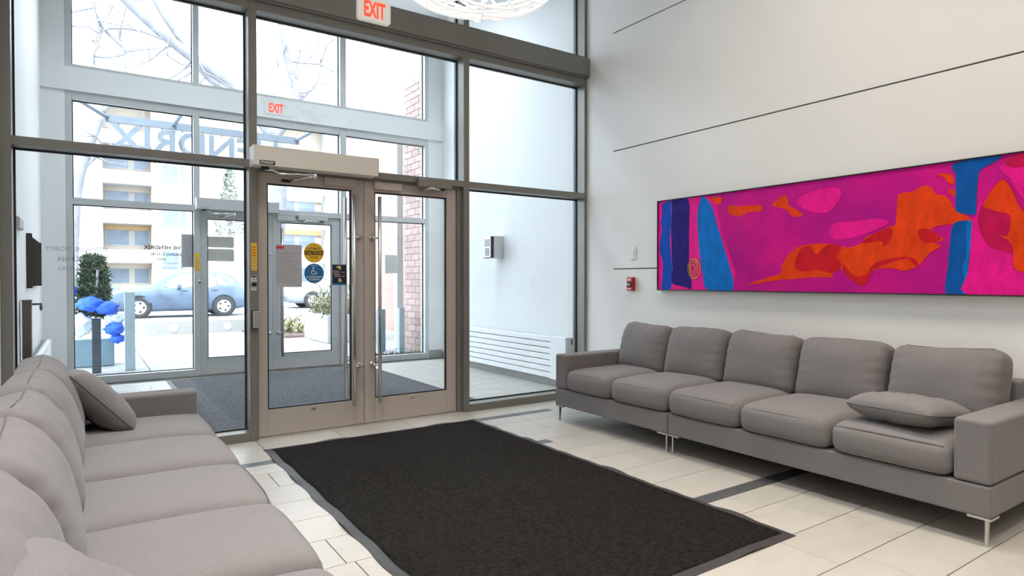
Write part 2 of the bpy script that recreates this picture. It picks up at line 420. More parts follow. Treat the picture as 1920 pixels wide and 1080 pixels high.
# lobby glazing -------------------------------------------------------------
MX = [(-4.999, -4.937), (-3.478, -3.416), (-1.546, -1.484), (-0.036, 0.0)]
w1 = thing('window_1', (0, 0, 0), 'grey aluminium framed glazed wall between lobby and vestibule', kind='structure')
A = 'aluminium'
for i, (a, b) in enumerate(MX): bx('mullion', (a, b, 0.0, 0.20, 0, ZC), A, w1, 0.003, 1)
bx('beam', (XL, XR, -0.05, 0.20, 3.478, 3.662), A, w1, 0.004, 1)
bx('beam_trim', (XL, XR, -0.028, 0.19, 3.462, 3.478), A, w1)
for i in range(3):
    a, b = MX[i][1], MX[i + 1][0]
    bx('transom', (a, b, 0.0, 0.19, 2.159, 2.218), A, w1, 0.002, 1)
    bx('transom', (a, b, 0.0, 0.19, 3.395, 3.462), A, w1, 0.002, 1)
    bx('transom', (a, b, 0.0, 0.19, 3.662, 3.70), A, w1, 0.002, 1)
    bx('transom', (a, b, 0.0, 0.19, ZC - 0.07, ZC), A, w1, 0.002, 1)
    if i != 1:
        bx('sill', (a, b, 0.0, 0.19, 0, 0.072), A, w1, 0.002, 1)
        pane(w1, a, b, 0.072, 2.159, YG1)
    pane(w1, a, b, 2.218, 3.395, YG1)
    pane(w1, a, b, 3.70, ZC - 0.07, YG1)
bx('door_jamb', (-3.416, -3.407, 0.03, 0.16, 0, 2.159), A, w1)
bx('door_jamb', (-1.597, -1.546, 0.045, 0.16, 0, 2.159), A, w1)
bx('door_header', (-3.407, -1.597, 0.04, 0.16, 2.142, 2.159), A, w1)

# outer glazing ---------------------------------------------------------------
w2 = thing('window_2', (0, 0, 0), 'pale aluminium framed outer glazed wall facing the street', kind='structure')
A2 = 'aluminium_pale'
M2 = [(-4.735, -4.668), (-3.362, -3.290), (-1.392, -1.302), (-0.002, 0.060)]
for a, b in M2: bx('mullion', (a, b, Y2, Y2 + 0.16, 0, ZC), A2, w2, 0.003, 1)
bx('beam', (-4.97, 0.31, Y2 - 0.03, Y2 + 0.2, 3.535, 3.815), 'wall_paint_cool', w2)
for i in range(3):
    a, b = M2[i][1], M2[i + 1][0]
    bx('transom', (a, b, Y2, Y2 + 0.15, 2.186, 2.258), A2, w2, 0.002, 1)
    bx('transom', (a, b, Y2, Y2 + 0.15, 3.44, 3.535), A2, w2, 0.002, 1)
    bx('transom', (a, b, Y2, Y2 + 0.15, 3.815, 3.86), A2, w2, 0.002, 1)
    bx('transom', (a, b, Y2, Y2 + 0.15, ZC - 0.07, ZC), A2, w2, 0.002, 1)
    if i != 1:
        bx('sill', (a, b, Y2, Y2 + 0.15, 0, 0.09), A2, w2, 0.002, 1)
        pane(w2, a, b, 0.09, 2.186, Y2 + 0.09)
    pane(w2, a, b, 2.258, 3.44, Y2 + 0.09)
    pane(w2, a, b, 3.86, ZC - 0.07, Y2 + 0.09)

# doors ---------------------------------------------------------------------
def leaf(name, label, x0, x1, sl, sr, yf, zt, zg, m, pull_side, yin=True):
    """aluminium glass door leaf; sl/sr stile widths; pull_side +1 when the meeting stile is at x1"""
    d = thing(name, (x0, yf, 0), label, kind='structure')
    th = 0.045
    bx('stile', (x0, x0 + sl, yf, yf + th, 0.012, zt), m, d, 0.003, 1)
    bx('stile', (x1 - sr, x1, yf, yf + th, 0.012, zt), m, d, 0.003, 1)
    bx('bottom_rail', (x0 + sl, x1 - sr, yf + 0.001, yf + th - 0.001, 0.012, 0.222), m, d)
    bx('top_rail', (x0 + sl, x1 - sr, yf + 0.001, yf + th - 0.001, zg, zt), m, d)
    pane(d, x0 + sl, x1 - sr, 0.222, zg, yf + 0.024)
    bx('drain_slot', ((x0 + x1) / 2 - 0.02, (x0 + x1) / 2 + 0.02, yf - 0.003, yf + 0.002, 0.185, 0.197), 'steel', d)
    # pull bars on offset arms, inside and outside
    s = -1 if pull_side > 0 else 1
    xs = (x1 - 0.045) if pull_side > 0 else (x0 + 0.065)
    for (yy, side) in ((yf - 0.085, -1), (yf + th + 0.085, 1)):
        xb = xs + s * (0.072 if pull_side > 0 else 0.045)
        p = tb('pull_handle', [(xb, yy, 0.19), (xb, yy, 2.0)], 0.0155, 'steel', d, 12)
        for z in (0.53, 1.64):
            ye = yf if side < 0 else yf + th
            bm = bmesh.new(); c = Vector((xs, ye, z))
            tube(bm, [(0, 0, 0), (0, yy - ye, 0)], 0.013, 10); tube(bm, [(0, yy - ye, 0), (xb - xs, yy - ye, 0)], 0.009, 10)
            tube(bm, [(0, 0, 0), (0, side * 0.012, 0)], 0.021, 12)
            b = build('standoff', bm, 'steel', None, True, loc=c)
            b.parent = p; b.location = c - Vector(d.location) - Vector(p.location)
    return d
d1 = leaf('door_1', 'left leaf of the glass lobby door, bearing round stickers', -3.404, -2.5225, 0.073, 0.108, 0.06, 2.14, 2.052, 'aluminium_door', 1)
d2 = leaf('door_2', 'right leaf of the glass lobby door', -2.5175, -1.600, 0.098, 0.100, 0.06, 2.14, 2.052, 'aluminium_door', -1)
d3 = leaf('door_3', 'left leaf of the outer glass street door', -3.288, -2.3655, 0.088, 0.10, Y2 + 0.03, 2.184, 2.088, A2, 1)
d4 = leaf('door_4', 'right leaf of the outer glass street door', -2.3605, -1.395, 0.108, 0.125, Y2 + 0.03, 2.184, 2.088, A2, -1)
bx('lock_plate', (-2.87, -2.60, 0.030, 0.060, 2.072, 2.14), 'aluminium_door', d1, 0.003, 1)
bx('lock_plate', (-2.43, -2.17, 0.030, 0.060, 2.072, 2.14), 'aluminium_door', d2, 0.003, 1)
bx('lock_plate', (-2.30, -2.05, Y2, Y2 + 0.03, 2.115, 2.184), A2, d4, 0.003, 1)
bx('threshold', (-3.407, -1.597, 0.05, 0.15, 0, 0.010), 'steel', w1)
bx('threshold', (-3.29, -1.39, Y2 + 0.02, Y2 + 0.13, 0, 0.010), 'steel', w2)

# door operators --------------------------------------------------------------
def operator(x0, x1, yb, yf, z0, z1, label, m, named):
    t = thing('door_operator', ((x0 + x1) / 2, yb, z0), label, 'door operator')
    bx('housing', (x0, x1, yf, yb, z0, z1), m, t, 0.002, 1)
    bx('end_cap', (x0 - 0.003, x0, yf, yb, z0, z1), 'white_plastic', t)
    bx('end_cap', (x1, x1 + 0.003, yf + 0.001, yb, z0, z1), 'gasket', t)
    if named:
        n = bx('name_plate', (x0 + 0.04, x0 + 0.155, yf - 0.003, yf, z0 + 0.008, z0 + 0.038), 'ink_black', t)
        o = text('lettering', 'STANLEY', 'ink_white', 0.10, 0.018, (x0 + 0.0975, yf - 0.003, z0 + 0.023), 0.001, bold=0.02)
        o.parent = n; o.location = Vector(o.location) - Vector(n.location) - Vector(t.location)
    else: bx('name_plate', (x0 + 0.04, x0 + 0.155, yf - 0.003, yf, z0 + 0.004, z0 + 0.03), 'grey_plastic', t)
    bx('spindle', (x0 + 0.07, x0 + 0.12, yf + 0.05, yf + 0.10, z0 - 0.02, z0), 'gasket', t)
    tb('arm', [(x0 + 0.095, yf + 0.07, z0 - 0.022), (x0 + 0.16, yf + 0.06, z0 - 0.024), (x0 + 0.20, yf + 0.035, z0 - 0.05), (x0 + 0.45, yf - 0.06, z0 - 0.05)], 0.0085, 'chrome', t)
    tb('arm', [(x0 + 0.45, yf - 0.06, z0 - 0.062), (x0 + 0.29, yb + 0.052, z0 - 0.075)], 0.008, 'chrome', t)
    tb('arm_joint', [(x0 + 0.45, yf - 0.06, z0 - 0.078), (x0 + 0.45, yf - 0.06, z0 - 0.04)], 0.012, 'chrome', t, 10)
    bx('shoe', (x0 + 0.255, x0 + 0.325, yb + 0.038, yb + 0.06, z0 - 0.087, z0 - 0.065), 'black_plastic', t)
    return t
operator(-3.472, -2.468, 0.0, -0.15, 2.156, 2.308, 'cream metal door operator box above the lobby door', 'cover_paint', True)
operator(-3.345, -2.315, Y2, Y2 - 0.14, 2.20, 2.345, 'pale grey door operator box above the street door', A2, False)
def closer(x0, x1, yb, yf, z0, z1, label, m):
    t = thing('door_closer', ((x0 + x1) / 2, yb, z0), label, 'door closer')
    bx('body', (x0, x1, yf, yb, z0, z1), m, t, 0.004, 2)
    tb('arm', [(x1 - 0.08, yf + 0.02, z0 - 0.012), (x0 + 0.10, yf - 0.05, z0 - 0.016), (x0 + 0.06, yb + 0.045, z0 - 0.02)], 0.008, 'chrome', t)
    tb('arm_joint', [(x1 - 0.08, yf + 0.02, z0 - 0.02), (x1 - 0.08, yf + 0.02, z0)], 0.014, 'black_plastic', t, 10)
closer(-2.045, -1.706, 0.0, -0.06, 2.118, 2.195, 'grey door closer over the right lobby door leaf', 'aluminium')
closer(-2.02, -1.60, Y2, Y2 - 0.06, 2.13, 2.21, 'pale door closer over the right street door leaf', A2)
# ------------------------------------------------------------------ sofas
F = 'sofa_fabric'
def wob(x, y, z, a=1.0, s=1.0):
    return a * (math.sin(7.1 * x * s + 1.3 * y) * math.cos(5.3 * y * s + 2.1) + 0.6 * math.sin(11 * z * s + 4 * x + 0.7))
def sofa(name, label, xb, s, y_far, y_near, arm_far, arm_near, seats, group=None):
    """xb = back plane, s = direction of the seat front along X (-1 or +1)"""
    D, AW = 1.0, 0.160
    t = thing(name, (xb + s * 0.5, (y_far + y_near) / 2, 0), label, 'sofa', group)
    def sb(nm, d0, d1, y0, y1, z0, z1, bev, m=F):
        a, b = sorted((xb + s * d0, xb + s * d1))
        return bx(nm, (a, b, min(y0, y1), max(y0, y1), z0, z1), m, t, bev, 3)
    sb('base', 0.0, D, y_near, y_far, 0.14, 0.293, 0.012)
    ya, yb = y_far, y_near
    if arm_far:
        a = sb('arm', 0.0, D, y_far - AW, y_far, 0.297, 0.602, 0.018); ya = y_far - AW
    if arm_near:
        a = sb('arm', 0.0, D, y_near, y_near + AW, 0.297, 0.602, 0.018); yb = y_near + AW
    sb('back_frame', 0.0, 0.15, yb + 0.001, ya - 0.001, 0.293, 0.70, 0.02)
    for yy in (y_far - 0.05, y_near + 0.05):
        for dd in (0.055, D - 0.055):
            bm = bmesh.new()
            e = s * (1 if dd > 0.5 else -1); q = 1 if yy > (y_far + y_near) / 2 else -1
            bot = [(-0.006, -0.022), (0.006, -0.022), (0.006, 0.0), (-0.006, 0.0)]
            vs = []
            for (zz, w) in ((0.0, 0.012), (0.13, 0.026)):
                vs.append([bm.verts.new((e * (0.03 - u), q * (0.03 - v), zz)) for u, v in ((0, 0), (w, 0), (w, 0.012), (0, 0.012))])
            bm.faces.new(vs[0]); bm.faces.new(vs[1][::-1])
            for i in range(4): bm.faces.new((vs[0][i], vs[0][(i + 1) % 4], vs[1][(i + 1) % 4], vs[1][i]))
            c = Vector((xb + s * dd, yy, 0))
            put(build('leg', bm, 'steel', None, loc=c), t)
            bx('leg_plate', (c.x - 0.05, c.x + 0.05, yy - 0.05, yy + 0.05, 0.13, 0.141), 'steel', t)
    n = len(seats); yt = ya
    for i, w in enumerate(seats):
        y1, y0 = yt - 0.005, yt - w + 0.005; yt -= w
        L, dep, h = y1 - y0, 0.865, 0.165
        bm = grid_box((dep, L, h), (12, 10, 2), 0.055)
        dz = 0.004 * math.sin(i * 2.3)
        for v in bm.verts:
            x, y, z = v.co; u, vv = x / (dep / 2), y / (L / 2)
            top = max(0.0, z / (h / 2))
            v.co.z += top * (0.034 * (1 - u ** 4) * (1 - 0.75 * vv ** 4) + dz + wob(x + i, y, 0, 0.0018, 1.4))
            if z < 0: v.co.z += 0.012 * (1 if z < -0.03 else 0) * 0
            v.co.x += 0.016 * max(0, u) ** 3 * (1 - vv ** 4)          # crowned front
            v.co.x *= s
        cc = Vector((xb + s * (0.153 + dep / 2), (y0 + y1) / 2, 0.297 + h / 2))
        c = put(build('seat_cushion', bm, F, None, True, loc=cc), t)
        # stitched seam along the front edges of the cushion
        fx = s * (dep / 2 - 0.006 )
        pts = []
        for k in range(17):
            vv = -1 + 2 * k / 16
            pts.append((s * (dep / 2 - 0.014 + 0.012 * (1 - vv ** 4)), vv * (L / 2 - 0.03), h / 2 - 0.016 + 0.006 * (1 - vv ** 4)))
        bm = bmesh.new(); tube(bm, pts, 0.0022, 5)
        q = build('seam', bm, 'seam', c, True)
        # back cushion
        bw, bh, bt = L - 0.010, 0.445, 0.195
        bm = grid_box((bt, bw, bh), (3, 22, 18), 0.05)
        ph = i * 1.7
        for v in bm.verts:
            x, y, z = v.co; u, vv = y / (bw / 2), z / (bh / 2)
            front = max(0.0, x / (bt / 2)); up = max(0.0, vv)
            v.co.x += front * 0.052 * (1 - u ** 4) * (1 - abs(vv) ** 3)
            v.co.x *= 1 - 0.30 * up ** 3
            v.co.z += up * (0.007 * math.sin(2.2 * u + ph) - 0.006 * (1 - u * u) + 0.0015 * math.sin(9 * u + ph))
            v.co.y *= 1 - 0.012 * (1 - vv * vv) * abs(u) ** 6 - 0.07 * up ** 6
            cr = abs(u) ** 4 * (1 - 0.6 * abs(vv) ** 4)
            v.co.x += 0.0055 * cr * math.sin(19 * vv + 4 * u + ph) * front
            v.co.x += 0.006 * up ** 2 * math.sin(13 * u + ph) * front
            v.co.x += wob(y * 1.5 + i, z * 1.3, x, 0.0042, 1.6) * front
        bm.transform(Matrix.Rotation(R(-15), 4, 'Y'))
        for v in bm.verts: v.co.x *= s
        cc = Vector((xb + s * 0.270, (y0 + y1) / 2, 0.648))
        c2 = put(build('back_cushion', bm, F, None, True, loc=cc), t)
        pts = []
        for k in range(21):
            vv = -1 + 2 * k / 20
            p = Vector((0.042, vv * (bw * 0.46 - 0.04), bh / 2 - 0.0015 + 0.007 * math.sin(2.2 * vv + ph) - 0.006 * (1 - vv * vv) + 0.0015 * math.sin(9 * vv + ph)))
            p = Matrix.Rotation(R(-15), 3, 'Y') @ p; p.x *= s; pts.append(p)
        bm = bmesh.new(); tube(bm, pts, 0.0022, 5); build('seam', bm, 'seam', c2, True)
    return t
sofa('sofa', 'grey fabric two seat sofa section under the painting, next to the window', -0.02, -1, -0.742, -2.068, True, False, [0.568, 0.598])
sofa('sofa', 'grey fabric three seat sofa section under the painting, nearer the viewer', -0.02, -1, -2.074, -4.062, False, True, [0.606, 0.606, 0.616])
sofa('sofa', 'long grey fabric sofa along the left wall', -4.985, 1, -0.85, -4.24, True, True, [0.606, 0.606, 0.606, 0.606, 0.646])

def pillow(label, loc, rot, a=0.235, b=0.235, T=0.085, seed=0, dimple=0.0):
    t = thing('throw_pillow', loc, label, 'pillow', 'grey throw pillows on the sofas')
    n = 26; bm = bmesh.new(); rr = random.Random(seed); p1, p2 = rr.random() * 6, rr.random() * 6
    def P(i, j, sg):
        u, v = -1 + 2 * i / n, -1 + 2 * j / n
        u, v = math.sin(u * math.pi / 2), math.sin(v * math.pi / 2)
        cn = 1 - 0.085 * (u * v) ** 4; x = a * u * (1 - 0.05 * (1 - v * v) * u * u) * cn; y = b * v * (1 - 0.05 * (1 - u * u) * v * v) * cn
        h = T * max(0.0, (1 - u ** 4) * (1 - v ** 4)) ** 0.55
        edge = max(abs(u), abs(v))
        h *= 1 + 0.10 * math.sin(9 * u + p1) * math.sin(8 * v + p2) * edge
        h += 0.004 * math.sin(14 * (u + v) + p1) * (1 - edge) * 2
        h -= dimple * math.exp(-(u * u + v * v) * 4)
        return (x, y, sg * max(h, 0.0))
    G = {}
    for sg in (1, -1):
        for i in range(n + 1):
            for j in range(n + 1):
                e = i in (0, n) or j in (0, n)
                k = (i, j, 0 if e else sg)
                if k not in G: G[k] = bm.verts.new(P(i, j, sg) if not e else P(i, j, 0))
    for sg in (1, -1):
        for i in range(n):
            for j in range(n):
                q = []
                for (ii, jj) in ((i, j), (i + 1, j), (i + 1, j + 1), (i, j + 1)):
                    e = ii in (0, n) or jj in (0, n); q.append(G[(ii, jj, 0 if e else sg)])
                try: bm.faces.new(q)
                except ValueError: pass
    edge = [P(i, 0, 0) for i in range(n)] + [P(n, j, 0) for j in range(n)] + [P(i, n, 0) for i in range(n, 0, -1)] + [P(0, j, 0) for j in range(n, 0, -1)]
    c = build('cover', bm, F, t, True)
    bm = bmesh.new(); tube(bm, edge, 0.0035, 5, True); build('piping', bm, 'seam', t, True)
    ex = Vector(rot[0]).normalized(); ez = ex.cross(Vector(rot[1])).normalized(); ey = ez.cross(ex)
    t.rotation_euler = Matrix((ex, ey, ez)).transposed().to_euler()
    return t
pillow('square grey pillow lying flat on the sofa seat nearest the right edge', (-0.79, -3.595, 0.560), ((0.12, 0.99, -0.02), (-1, 0.1, 0.10)), 0.25, 0.215, 0.078, 1)
pillow('square grey pillow leaning on the backrest in the far corner of the left sofa', (-4.50, -1.27, 0.635), ((0.66, 0.05, -0.75), (-0.12, 0.98, -0.1)), 0.215, 0.20, 0.085, 2)
pillow('square grey pillow leaning on the backrest at the near end of the left sofa', (-4.52, -3.93, 0.64), ((0.72, 0.05, -0.66), (-0.1, 0.98, 0.0)), 0.23, 0.22, 0.085, 3)

# ------------------------------------------------------------------ mats
def floor_mat(x0, x1, y0, y1, label, pile, ripple):
    t = thing('door_mat', ((x0 + x1) / 2, (y0 + y1) / 2, 0), label, 'mat')
    cx, cy = t.location.x, t.location.y
    bw = 0.05; rr = random.Random(5)
    ph = [rr.random() * 6 for _ in range(6)]
    def z(x, y):
        ex = min(x - x0, x1 - x); ey = min(y - y0, y1 - y)
        f = math.exp(-max(0, ex) / 0.06); g = math.exp(-max(0, ey) / 0.06)
        sgn = ph[0] if x < cx else ph[1]
        r = f * max(0, math.sin(y * 13 + sgn) + 0.5 * math.sin(y * 7.3 + ph[2])) + g * max(0, math.sin(x * 10 + ph[3]) * math.sin(x * 3.1 + ph[4])) * 0.9
        return ripple * 0.011 * r
    def xy(x, y):
        if ripple and (abs(x - x0) < 0.06 or abs(x - x1) < 0.06): x += 0.006 * math.sin(y * 13 + 1) * ripple
        return x, y
    bm = bmesh.new(); nx, ny = 44, 110
    xs = [x0 + bw + (x1 - x0 - 2 * bw) * i / nx for i in range(nx + 1)]; ys = [y0 + bw + (y1 - y0 - 2 * bw) * j / ny for j in range(ny + 1)]
    V = [[bm.verts.new((xy(x, y)[0] - cx, y - cy, 0.011 + z(x, y))) for y in ys] for x in xs]
    for i in range(nx):
        for j in range(ny): bm.faces.new((V[i][j], V[i + 1][j], V[i + 1][j + 1], V[i][j + 1]))
    ring = [V[i][0] for i in range(nx + 1)] + [V[nx][j] for j in range(1, ny + 1)] + [V[i][ny] for i in range(nx - 1, -1, -1)] + [V[0][j] for j in range(ny - 1, 0, -1)]
    low = [bm.verts.new((v.co.x, v.co.y, v.co.z - 0.008)) for v in ring]; kk = len(ring)
    for i in range(kk): bm.faces.new((ring[i], low[i], low[(i + 1) % kk], ring[(i + 1) % kk]))
    build('pile', bm, pile, t, True)
    def strip(nm, pts_o, pts_i):
        bm = bmesh.new(); k = len(pts_o)
        O = [bm.verts.new((xy(*p)[0] - cx, p[1] - cy, 0.0025 + z(*p))) for p in pts_o]; I = [bm.verts.new((xy(*p)[0] - cx, p[1] - cy, 0.0085 + z(*p))) for p in pts_i]
        for i in range(k - 1): bm.faces.new((O[i], O[i + 1], I[i + 1], I[i]))
        O2 = [bm.verts.new((v.co.x, v.co.y, v.co.z - 0.002)) for v in O]
        for i in range(k - 1): bm.faces.new((O2[i], O2[i + 1], O[i + 1], O[i]))
        build('rubber_edge', bm, 'mat_rubber', t)
    N = 110
    lin = lambda a, b: [a + (b - a) * i / N for i in range(N + 1)]
    strip('l', [(x0, y) for y in lin(y0, y1)], [(x0 + bw + .004, y) for y in lin(y0 + bw, y1 - bw)])
    strip('r', [(x1, y) for y in lin(y0, y1)], [(x1 - bw - .004, y) for y in lin(y0 + bw, y1 - bw)])
    strip('n', [(x, y0) for x in lin(x0, x1)], [(x, y0 + bw + .004) for x in lin(x0 + bw, x1 - bw)])
    strip('f', [(x, y1) for x in lin(x0, x1)], [(x, y1 - bw - .004) for x in lin(x0 + bw, x1 - bw)])
floor_mat(-3.455, -1.628, -3.455, -0.318, 'large charcoal entrance mat with rubber edge on the lobby floor', 'mat_pile', 1.0)
floor_mat(-3.72, -1.10, 0.25, 3.78, 'grey entrance mat covering the vestibule floor behind the glass', 'mat_pile_grey', 0.0)

# ------------------------------------------------------------------ painting
P0, P1, PZ0, PZ1 = -1.074, -4.75, 1.176, 2.018
pt = thing('painting', (0, -2.9, PZ0), 'long abstract canvas in magenta, orange and blue with thin black frame', 'painting')
bx('canvas', (-0.050, -0.004, P1 + 0.008, P0 - 0.008, PZ0 + 0.008, PZ1 - 0.008), 'paint_ground', pt)
for nm, b in (('a', (-0.060, -0.002, P1, P0, PZ0, PZ0 + 0.007)), ('b', (-0.060, -0.002, P1, P0, PZ1 - 0.007, PZ1)), ('c', (-0.060, -0.002, P0 - 0.007, P0, PZ0 + 0.007, PZ1 - 0.007)), ('d', (-0.060, -0.002, P1, P1 + 0.007, PZ0 + 0.007, PZ1 - 0.007))):
    bx('frame_bar', b, 'frame_black', pt)
bx('frame_edge', (-0.048, -0.001, P1 - 0.004, P0 + 0.004, PZ0 - 0.004, PZ0), 'frame_silver', pt)
PAINT=[
 ('pink',[(-1.08,2.012),(-1.67,1.995),(-1.79,1.699),(-1.91,1.183),(-1.08,1.183)]),
 ('blue',[(-1.13,1.978),(-1.18,1.999),(-1.24,2.004),(-1.24,1.789),(-1.23,1.604),(-1.26,1.338),(-1.23,1.183),(-1.13,1.183),(-1.13,1.258),(-1.14,1.433),(-1.1,1.549),(-1.11,1.663),(-1.13,1.743),(-1.11,1.818),(-1.13,1.877)]),
 ('navy',[(-1.26,2.007),(-1.44,2.002),(-1.45,1.722),(-1.45,1.477),(-1.45,1.375),(-1.48,1.259),(-1.47,1.188),(-1.41,1.207),(-1.25,1.245),(-1.26,1.377),(-1.25,1.47),(-1.24,1.735),(-1.25,1.933)]),
 ('azure',[(-1.59,2.007),(-1.63,1.991),(-1.7,1.903),(-1.76,1.726),(-1.84,1.502),(-1.92,1.185),(-1.65,1.183),(-1.6,1.335),(-1.57,1.486),(-1.55,1.665),(-1.54,1.842),(-1.56,1.941)]),
 ('orange',[(-1.67,1.986),(-1.79,1.98),(-1.79,1.931),(-1.75,1.923)]),
 ('orange',[(-1.87,1.899),(-1.98,1.883),(-2.17,1.875),(-2.17,1.823),(-2.07,1.827),(-1.98,1.8),(-1.92,1.81),(-1.87,1.839)]),
 ('orange',[(-2.33,1.91),(-2.38,1.929),(-2.41,1.89),(-2.42,1.845),(-2.52,1.781),(-2.52,1.754),(-2.45,1.76),(-2.4,1.814),(-2.29,1.852),(-2.28,1.87)]),
 ('pink',[(-2.47,1.873),(-2.61,1.933),(-2.76,1.946),(-2.82,1.908),(-2.8,1.838),(-2.72,1.764),(-2.59,1.786)]),
 ('pink',[(-2.76,1.677),(-2.92,1.686),(-3.09,1.692),(-3.14,1.649),(-3.01,1.599),(-2.89,1.566),(-2.76,1.573)]),
 ('orange',[(-2.35,1.322),(-2.36,1.383),(-2.43,1.481),(-2.51,1.527),(-2.64,1.542),(-2.76,1.532),(-2.83,1.513),(-2.9,1.505),(-2.97,1.532),(-3.01,1.579),(-3.11,1.603),(-3.15,1.638),(-3.19,1.645),(-3.2,1.817),(-3.22,1.848),(-3.29,1.853),(-3.36,1.882),(-3.4,1.868),(-3.43,1.819),(-3.48,1.804),(-3.52,1.747),(-3.53,1.718),(-3.62,1.649),(-3.61,1.628),(-3.53,1.621),(-3.45,1.618),(-3.41,1.602),(-3.4,1.557),(-3.47,1.539),(-3.46,1.517),(-3.42,1.51),(-3.46,1.485),(-3.4,1.447),(-3.33,1.365),(-3.25,1.334),(-3.18,1.349),(-3.11,1.35),(-3.04,1.331),(-3.0,1.262),(-2.97,1.237),(-2.92,1.262),(-2.84,1.344),(-2.76,1.345),(-2.76,1.293),(-2.61,1.293),(-2.45,1.277),(-2.33,1.272),(-2.07,1.231),(-2.13,1.26),(-2.25,1.295)]),
 ('red',[(-2.48,1.446),(-2.52,1.51),(-2.59,1.529),(-2.64,1.463),(-2.71,1.524),(-2.76,1.532),(-2.83,1.508),(-2.79,1.448),(-2.83,1.375),(-2.76,1.324),(-2.65,1.346),(-2.52,1.337),(-2.47,1.381)]),
 ('red',[(-2.97,1.532),(-3.03,1.578),(-3.15,1.629),(-3.17,1.57),(-3.12,1.495),(-3.1,1.535),(-3.02,1.53)]),
 ('red',[(-2.84,1.385),(-2.92,1.302),(-3.0,1.312),(-3.06,1.39),(-3.21,1.425),(-3.31,1.412),(-3.33,1.365),(-3.3,1.375),(-3.25,1.414),(-3.11,1.369),(-3.04,1.331),(-3.0,1.242),(-2.95,1.237),(-2.85,1.323)]),
 ('red',[(-3.33,1.598),(-3.4,1.594),(-3.46,1.535),(-3.4,1.511),(-3.35,1.523)]),
 ('orange',[(-3.43,1.942),(-3.48,1.943),(-3.52,1.924),(-3.53,1.87),(-3.49,1.893),(-3.47,1.923)]),
 ('orange',[(-3.5,1.847),(-3.54,1.824),(-3.54,1.798),(-3.51,1.81)]),
 ('blue2',[(-3.53,2.002),(-3.77,2.007),(-3.73,1.972),(-3.68,1.946),(-3.66,1.906),(-3.65,1.724),(-3.65,1.681),(-3.62,1.671),(-3.55,1.695),(-3.54,1.727),(-3.54,1.824),(-3.54,1.923)]),
 ('blue2',[(-3.53,1.625),(-3.63,1.626),(-3.63,1.508),(-3.62,1.404),(-3.61,1.272),(-3.6,1.183),(-3.49,1.183),(-3.5,1.362),(-3.51,1.496)]),
 ('azure',[(-3.6,1.615),(-3.63,1.624),(-3.63,1.508),(-3.61,1.404),(-3.61,1.272),(-3.6,1.183),(-3.58,1.183),(-3.59,1.29),(-3.58,1.352),(-3.6,1.422)]),
 ('pink',[(-3.63,1.626),(-3.65,1.664),(-3.66,1.724),(-3.68,1.748),(-3.66,1.663),(-3.67,1.576),(-3.72,1.469),(-3.83,1.423),(-3.84,1.331),(-3.93,1.313),(-4.0,1.264),(-4.0,1.186),(-3.6,1.183),(-3.61,1.316),(-3.62,1.447)]),
 ('pink',[(-3.77,1.949),(-3.88,1.99),(-3.99,1.989),(-3.99,1.699),(-3.89,1.726),(-3.82,1.866),(-3.78,1.907)]),
 ('crimson',[(-3.69,1.738),(-3.72,1.803),(-3.78,1.873),(-3.83,1.816),(-3.86,1.712),(-3.91,1.625),(-3.93,1.33),(-3.84,1.339),(-3.83,1.423),(-3.72,1.469),(-3.67,1.576),(-3.66,1.663)]),
 ('orange',[(-3.69,1.738),(-3.73,1.811),(-3.78,1.864),(-3.82,1.809),(-3.86,1.704),(-3.91,1.593),(-3.92,1.346),(-3.88,1.322),(-3.84,1.347),(-3.83,1.482),(-3.76,1.544),(-3.81,1.533),(-3.82,1.65),(-3.76,1.68),(-3.69,1.712)]),
 ('crimson',[(-3.79,1.964),(-3.81,1.994),(-3.88,2.006),(-3.92,2.0),(-3.92,1.936),(-3.83,1.928)]),
]

for i, (c, pts) in enumerate(PAINT):
    pts = smooth_loop(pts, 3)
    pts = [(min(-1.083, max(y, -4.74)), min(2.010, max(z, 1.184))) for y, z in pts]
    x = -0.050 - 0.0006 - 0.00012 * i
    o = pl('paint_patch', [(-0.0497, y, z) for y, z in pts], 0.0009 + 0.00012 * i, (-1, 0, 0), 'paint_' + c, pt)
for k, (r, a) in enumerate(((0.078, 0), (0.090, 1.3), (0.060, 2.1), (0.035, 0.6))):
    ring = [(-0.0545, -1.515 + 0.006 * k + r * 0.75 * math.cos(q / 24 * 2 * math.pi) , 1.372 + r * math.sin(q / 24 * 2 * math.pi + 0.15 * math.cos(a))) for q in range(24)]
    tb('paint_scribble', ring, 0.0025, 'paint_yellow', pt, 5, True)

# ------------------------------------------------------------------ exit signs
def exit_sign(x, y, z, w, h, label, plate, th=0.05):
    t = thing('exit_sign', (x, y, z), label, 'exit sign')
    bm = bmesh.new(); r = 0.022
    pts = []
    for (cx, cz, a0) in ((w / 2 - r, h - r, 0), (-w / 2 + r, h - r, 90), (-w / 2 + r, r, 180), (w / 2 - r, r, 270)):
        for k in range(6): pts.append((cx + r * math.cos(R(a0 + 18 * k)), 0, cz + r * math.sin(R(a0 + 18 * k))))
    poly(bm, pts, th, (0, -1, 0)); build('plate', bm, plate, t)
    text('lettering', 'EXIT', 'exit_red', w * 0.66, h * 0.70, (x, y - th, z + h * 0.50), 0.003, bold=0.03, parent=t)
exit_sign(-2.478, -0.05, 3.485, 0.29, 0.195, 'white exit sign with red letters above the lobby door', 'exit_plate')
exit_sign(-2.32, Y2 - 0.03, 3.585, 0.30, 0.18, 'exit sign with red letters above the street door', 'wall_paint_cool', 0.008)

